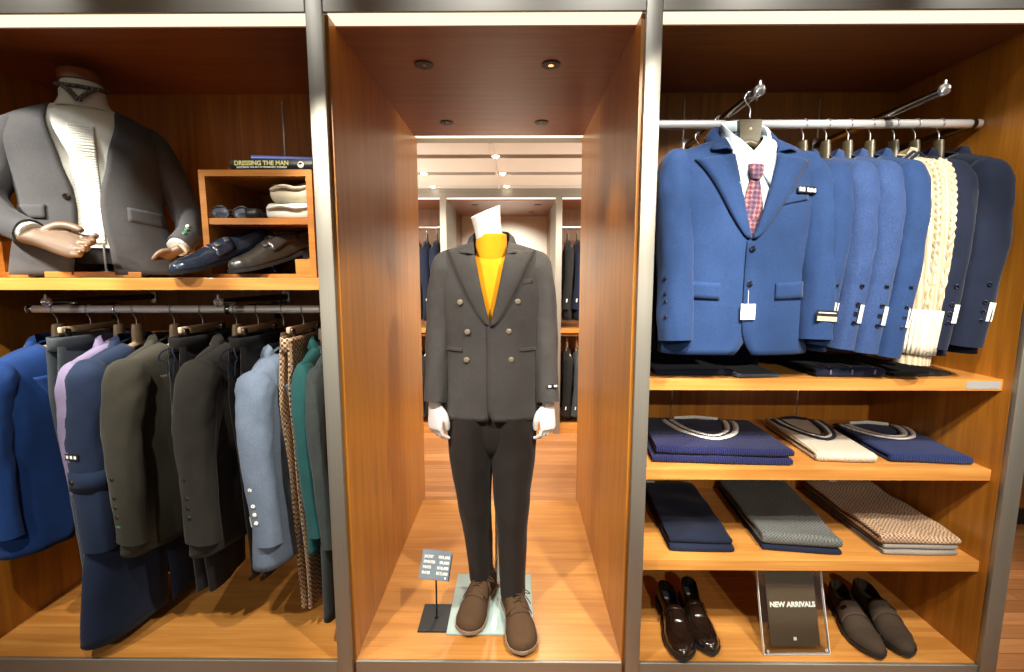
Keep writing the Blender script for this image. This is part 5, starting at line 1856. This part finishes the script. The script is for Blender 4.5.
# its middle bay: cream back wall, wood soffit with downlights
MB().bx(-0.602, 0.342, FY + 0.07, 5.35, 2.085, 2.10).build('soffit', M['wood_soffit'], far, False)
MB().bx(-0.602, 0.342, FY + 0.032, FY + 0.07, 2.095, 2.11).build('light_strip', M['led'], far, False)
MB().bx(-0.610, -0.602, FB, 5.35, 0, 2.10).build('side_panel', M['wood_far'], far, False)
MB().bx(0.342, 0.350, FB, 5.35, 0, 2.10).build('side_panel', M['wood_far'], far, False)
for x, y in ((-0.38, 4.5), (0.20, 4.5), (-0.34, 5.0), (0.16, 5.0)):
    MB().tube([(x, y, 2.085), (x, y, 2.081), (x, y, 2.080)], [0.034, 0.034, 0.024], None, 20, (0, 1, 0)).build('downlight', M['black'], far)
struct(MB().bx(-0.8, 0.7, 5.36, 5.40, 0, 2.3).build('wall_back', M['white_wall'], smooth=False), 'cream wall at the end of the far passage')
MB().bx(-0.602, 0.342, FY + 0.01, 5.35, 0, 0.09).build('bottom_board', M['wood_x'], far, False)
# lamps in the ceiling slots
GL = 'lamps in the back ceiling slots'
where = ['left end', 'middle', 'right end']
for r, y in enumerate(slots):
    for c, x in enumerate(((-0.66, -0.13, 0.52), (-0.68, -0.10, 0.58), (-0.70, -0.08, 0.62))[r]):
        l = thing('track_lamp', 'small bright lamp at the %s of the %s dark ceiling slot' % (where[c], ('nearest', 'second', 'farthest')[r]), 'lamp', (x, y, BZ + 0.002), 0, GL)
        MB().tube([(0, 0, 0.074), (0, 0, 0.0)], [0.016, 0.027], None, 16, (1, 0, 0)).build('housing', M['black'], l)
        MB().disc((0, 0, 0.001), (0, 0, -1), 0.024, 0.006, 16, 0.006).build('bulb', M['lamp'], l)
# suits on the far rails
fc = {'u': M['suit_navy'], 'k': M['black_trs'], 'b': M['navy_coat'], 'g': M['grey_trs']}
spots = [('left upper', -0.90, 1.865, ['u', 'u', 'u'], 1), ('left lower', -0.90, 0.885, ['g', 'k', 'k'], 1),
         ('right upper', 0.47, 1.865, ['k', 'u', 'u'], -1), ('right lower', 0.475, 0.885, ['k', 'g', 'b'], -1)]
FH = 'suits on the far rails'
where3 = ['leftmost', 'second', 'third']
first_h = None
for nm, x0, z, cols_, sg in spots:
    for k, cc in enumerate(cols_):
        x = x0 + k * 0.088
        lb = 'dark suit jacket, %s in view on the far %s rail' % (where3[k], nm)
        Lf = 0.74 if z > 1 else 0.66
        t = thing('suit_jacket', lb, 'jacket', (x, FY + 0.2, z - 0.09), PI / 2 * sg, FH)
        Cc = Coat(seed=80 + k, L=Lf, chest=(0.17, 0.038), waist=(0.165, 0.036), hem=(0.17, 0.038), fold=0.004, sw=0.145)
        Cc.body(10, 8, 28).build('body', fc[cc], t, solid=0.004)
        for s2 in (-1, 1):
            o = Cc.sleeve(s2, 0.56, 0.040, 0.035, seed=80 + k, out=0.012).build('sleeve', fc[cc], t)
            if s2 == -sg:
                P, A, B = Cc.last_path, Cc.last_A, Cc.last_B
                p, n_, tt = sleeve_point(P, A, B, 0.93, PI / 2 * (-1 if s2 > 0 else 1) * -1, off=0.002)
                patch(MB(), p, Vector((s2, 0, 0)), -tt, 0.010, 0.030, 0.002).build('cuff_label', M['label_white'], o, False)
        hanger('hanger of the %s jacket on the far %s rail' % (where3[k], nm), (x, FY + 0.2, z + 0.0032), PI / 2 * sg, M['wood_hanger'] if z < 1 else M['dark_hanger'], 'hangers on the far rails', bw=0.13)
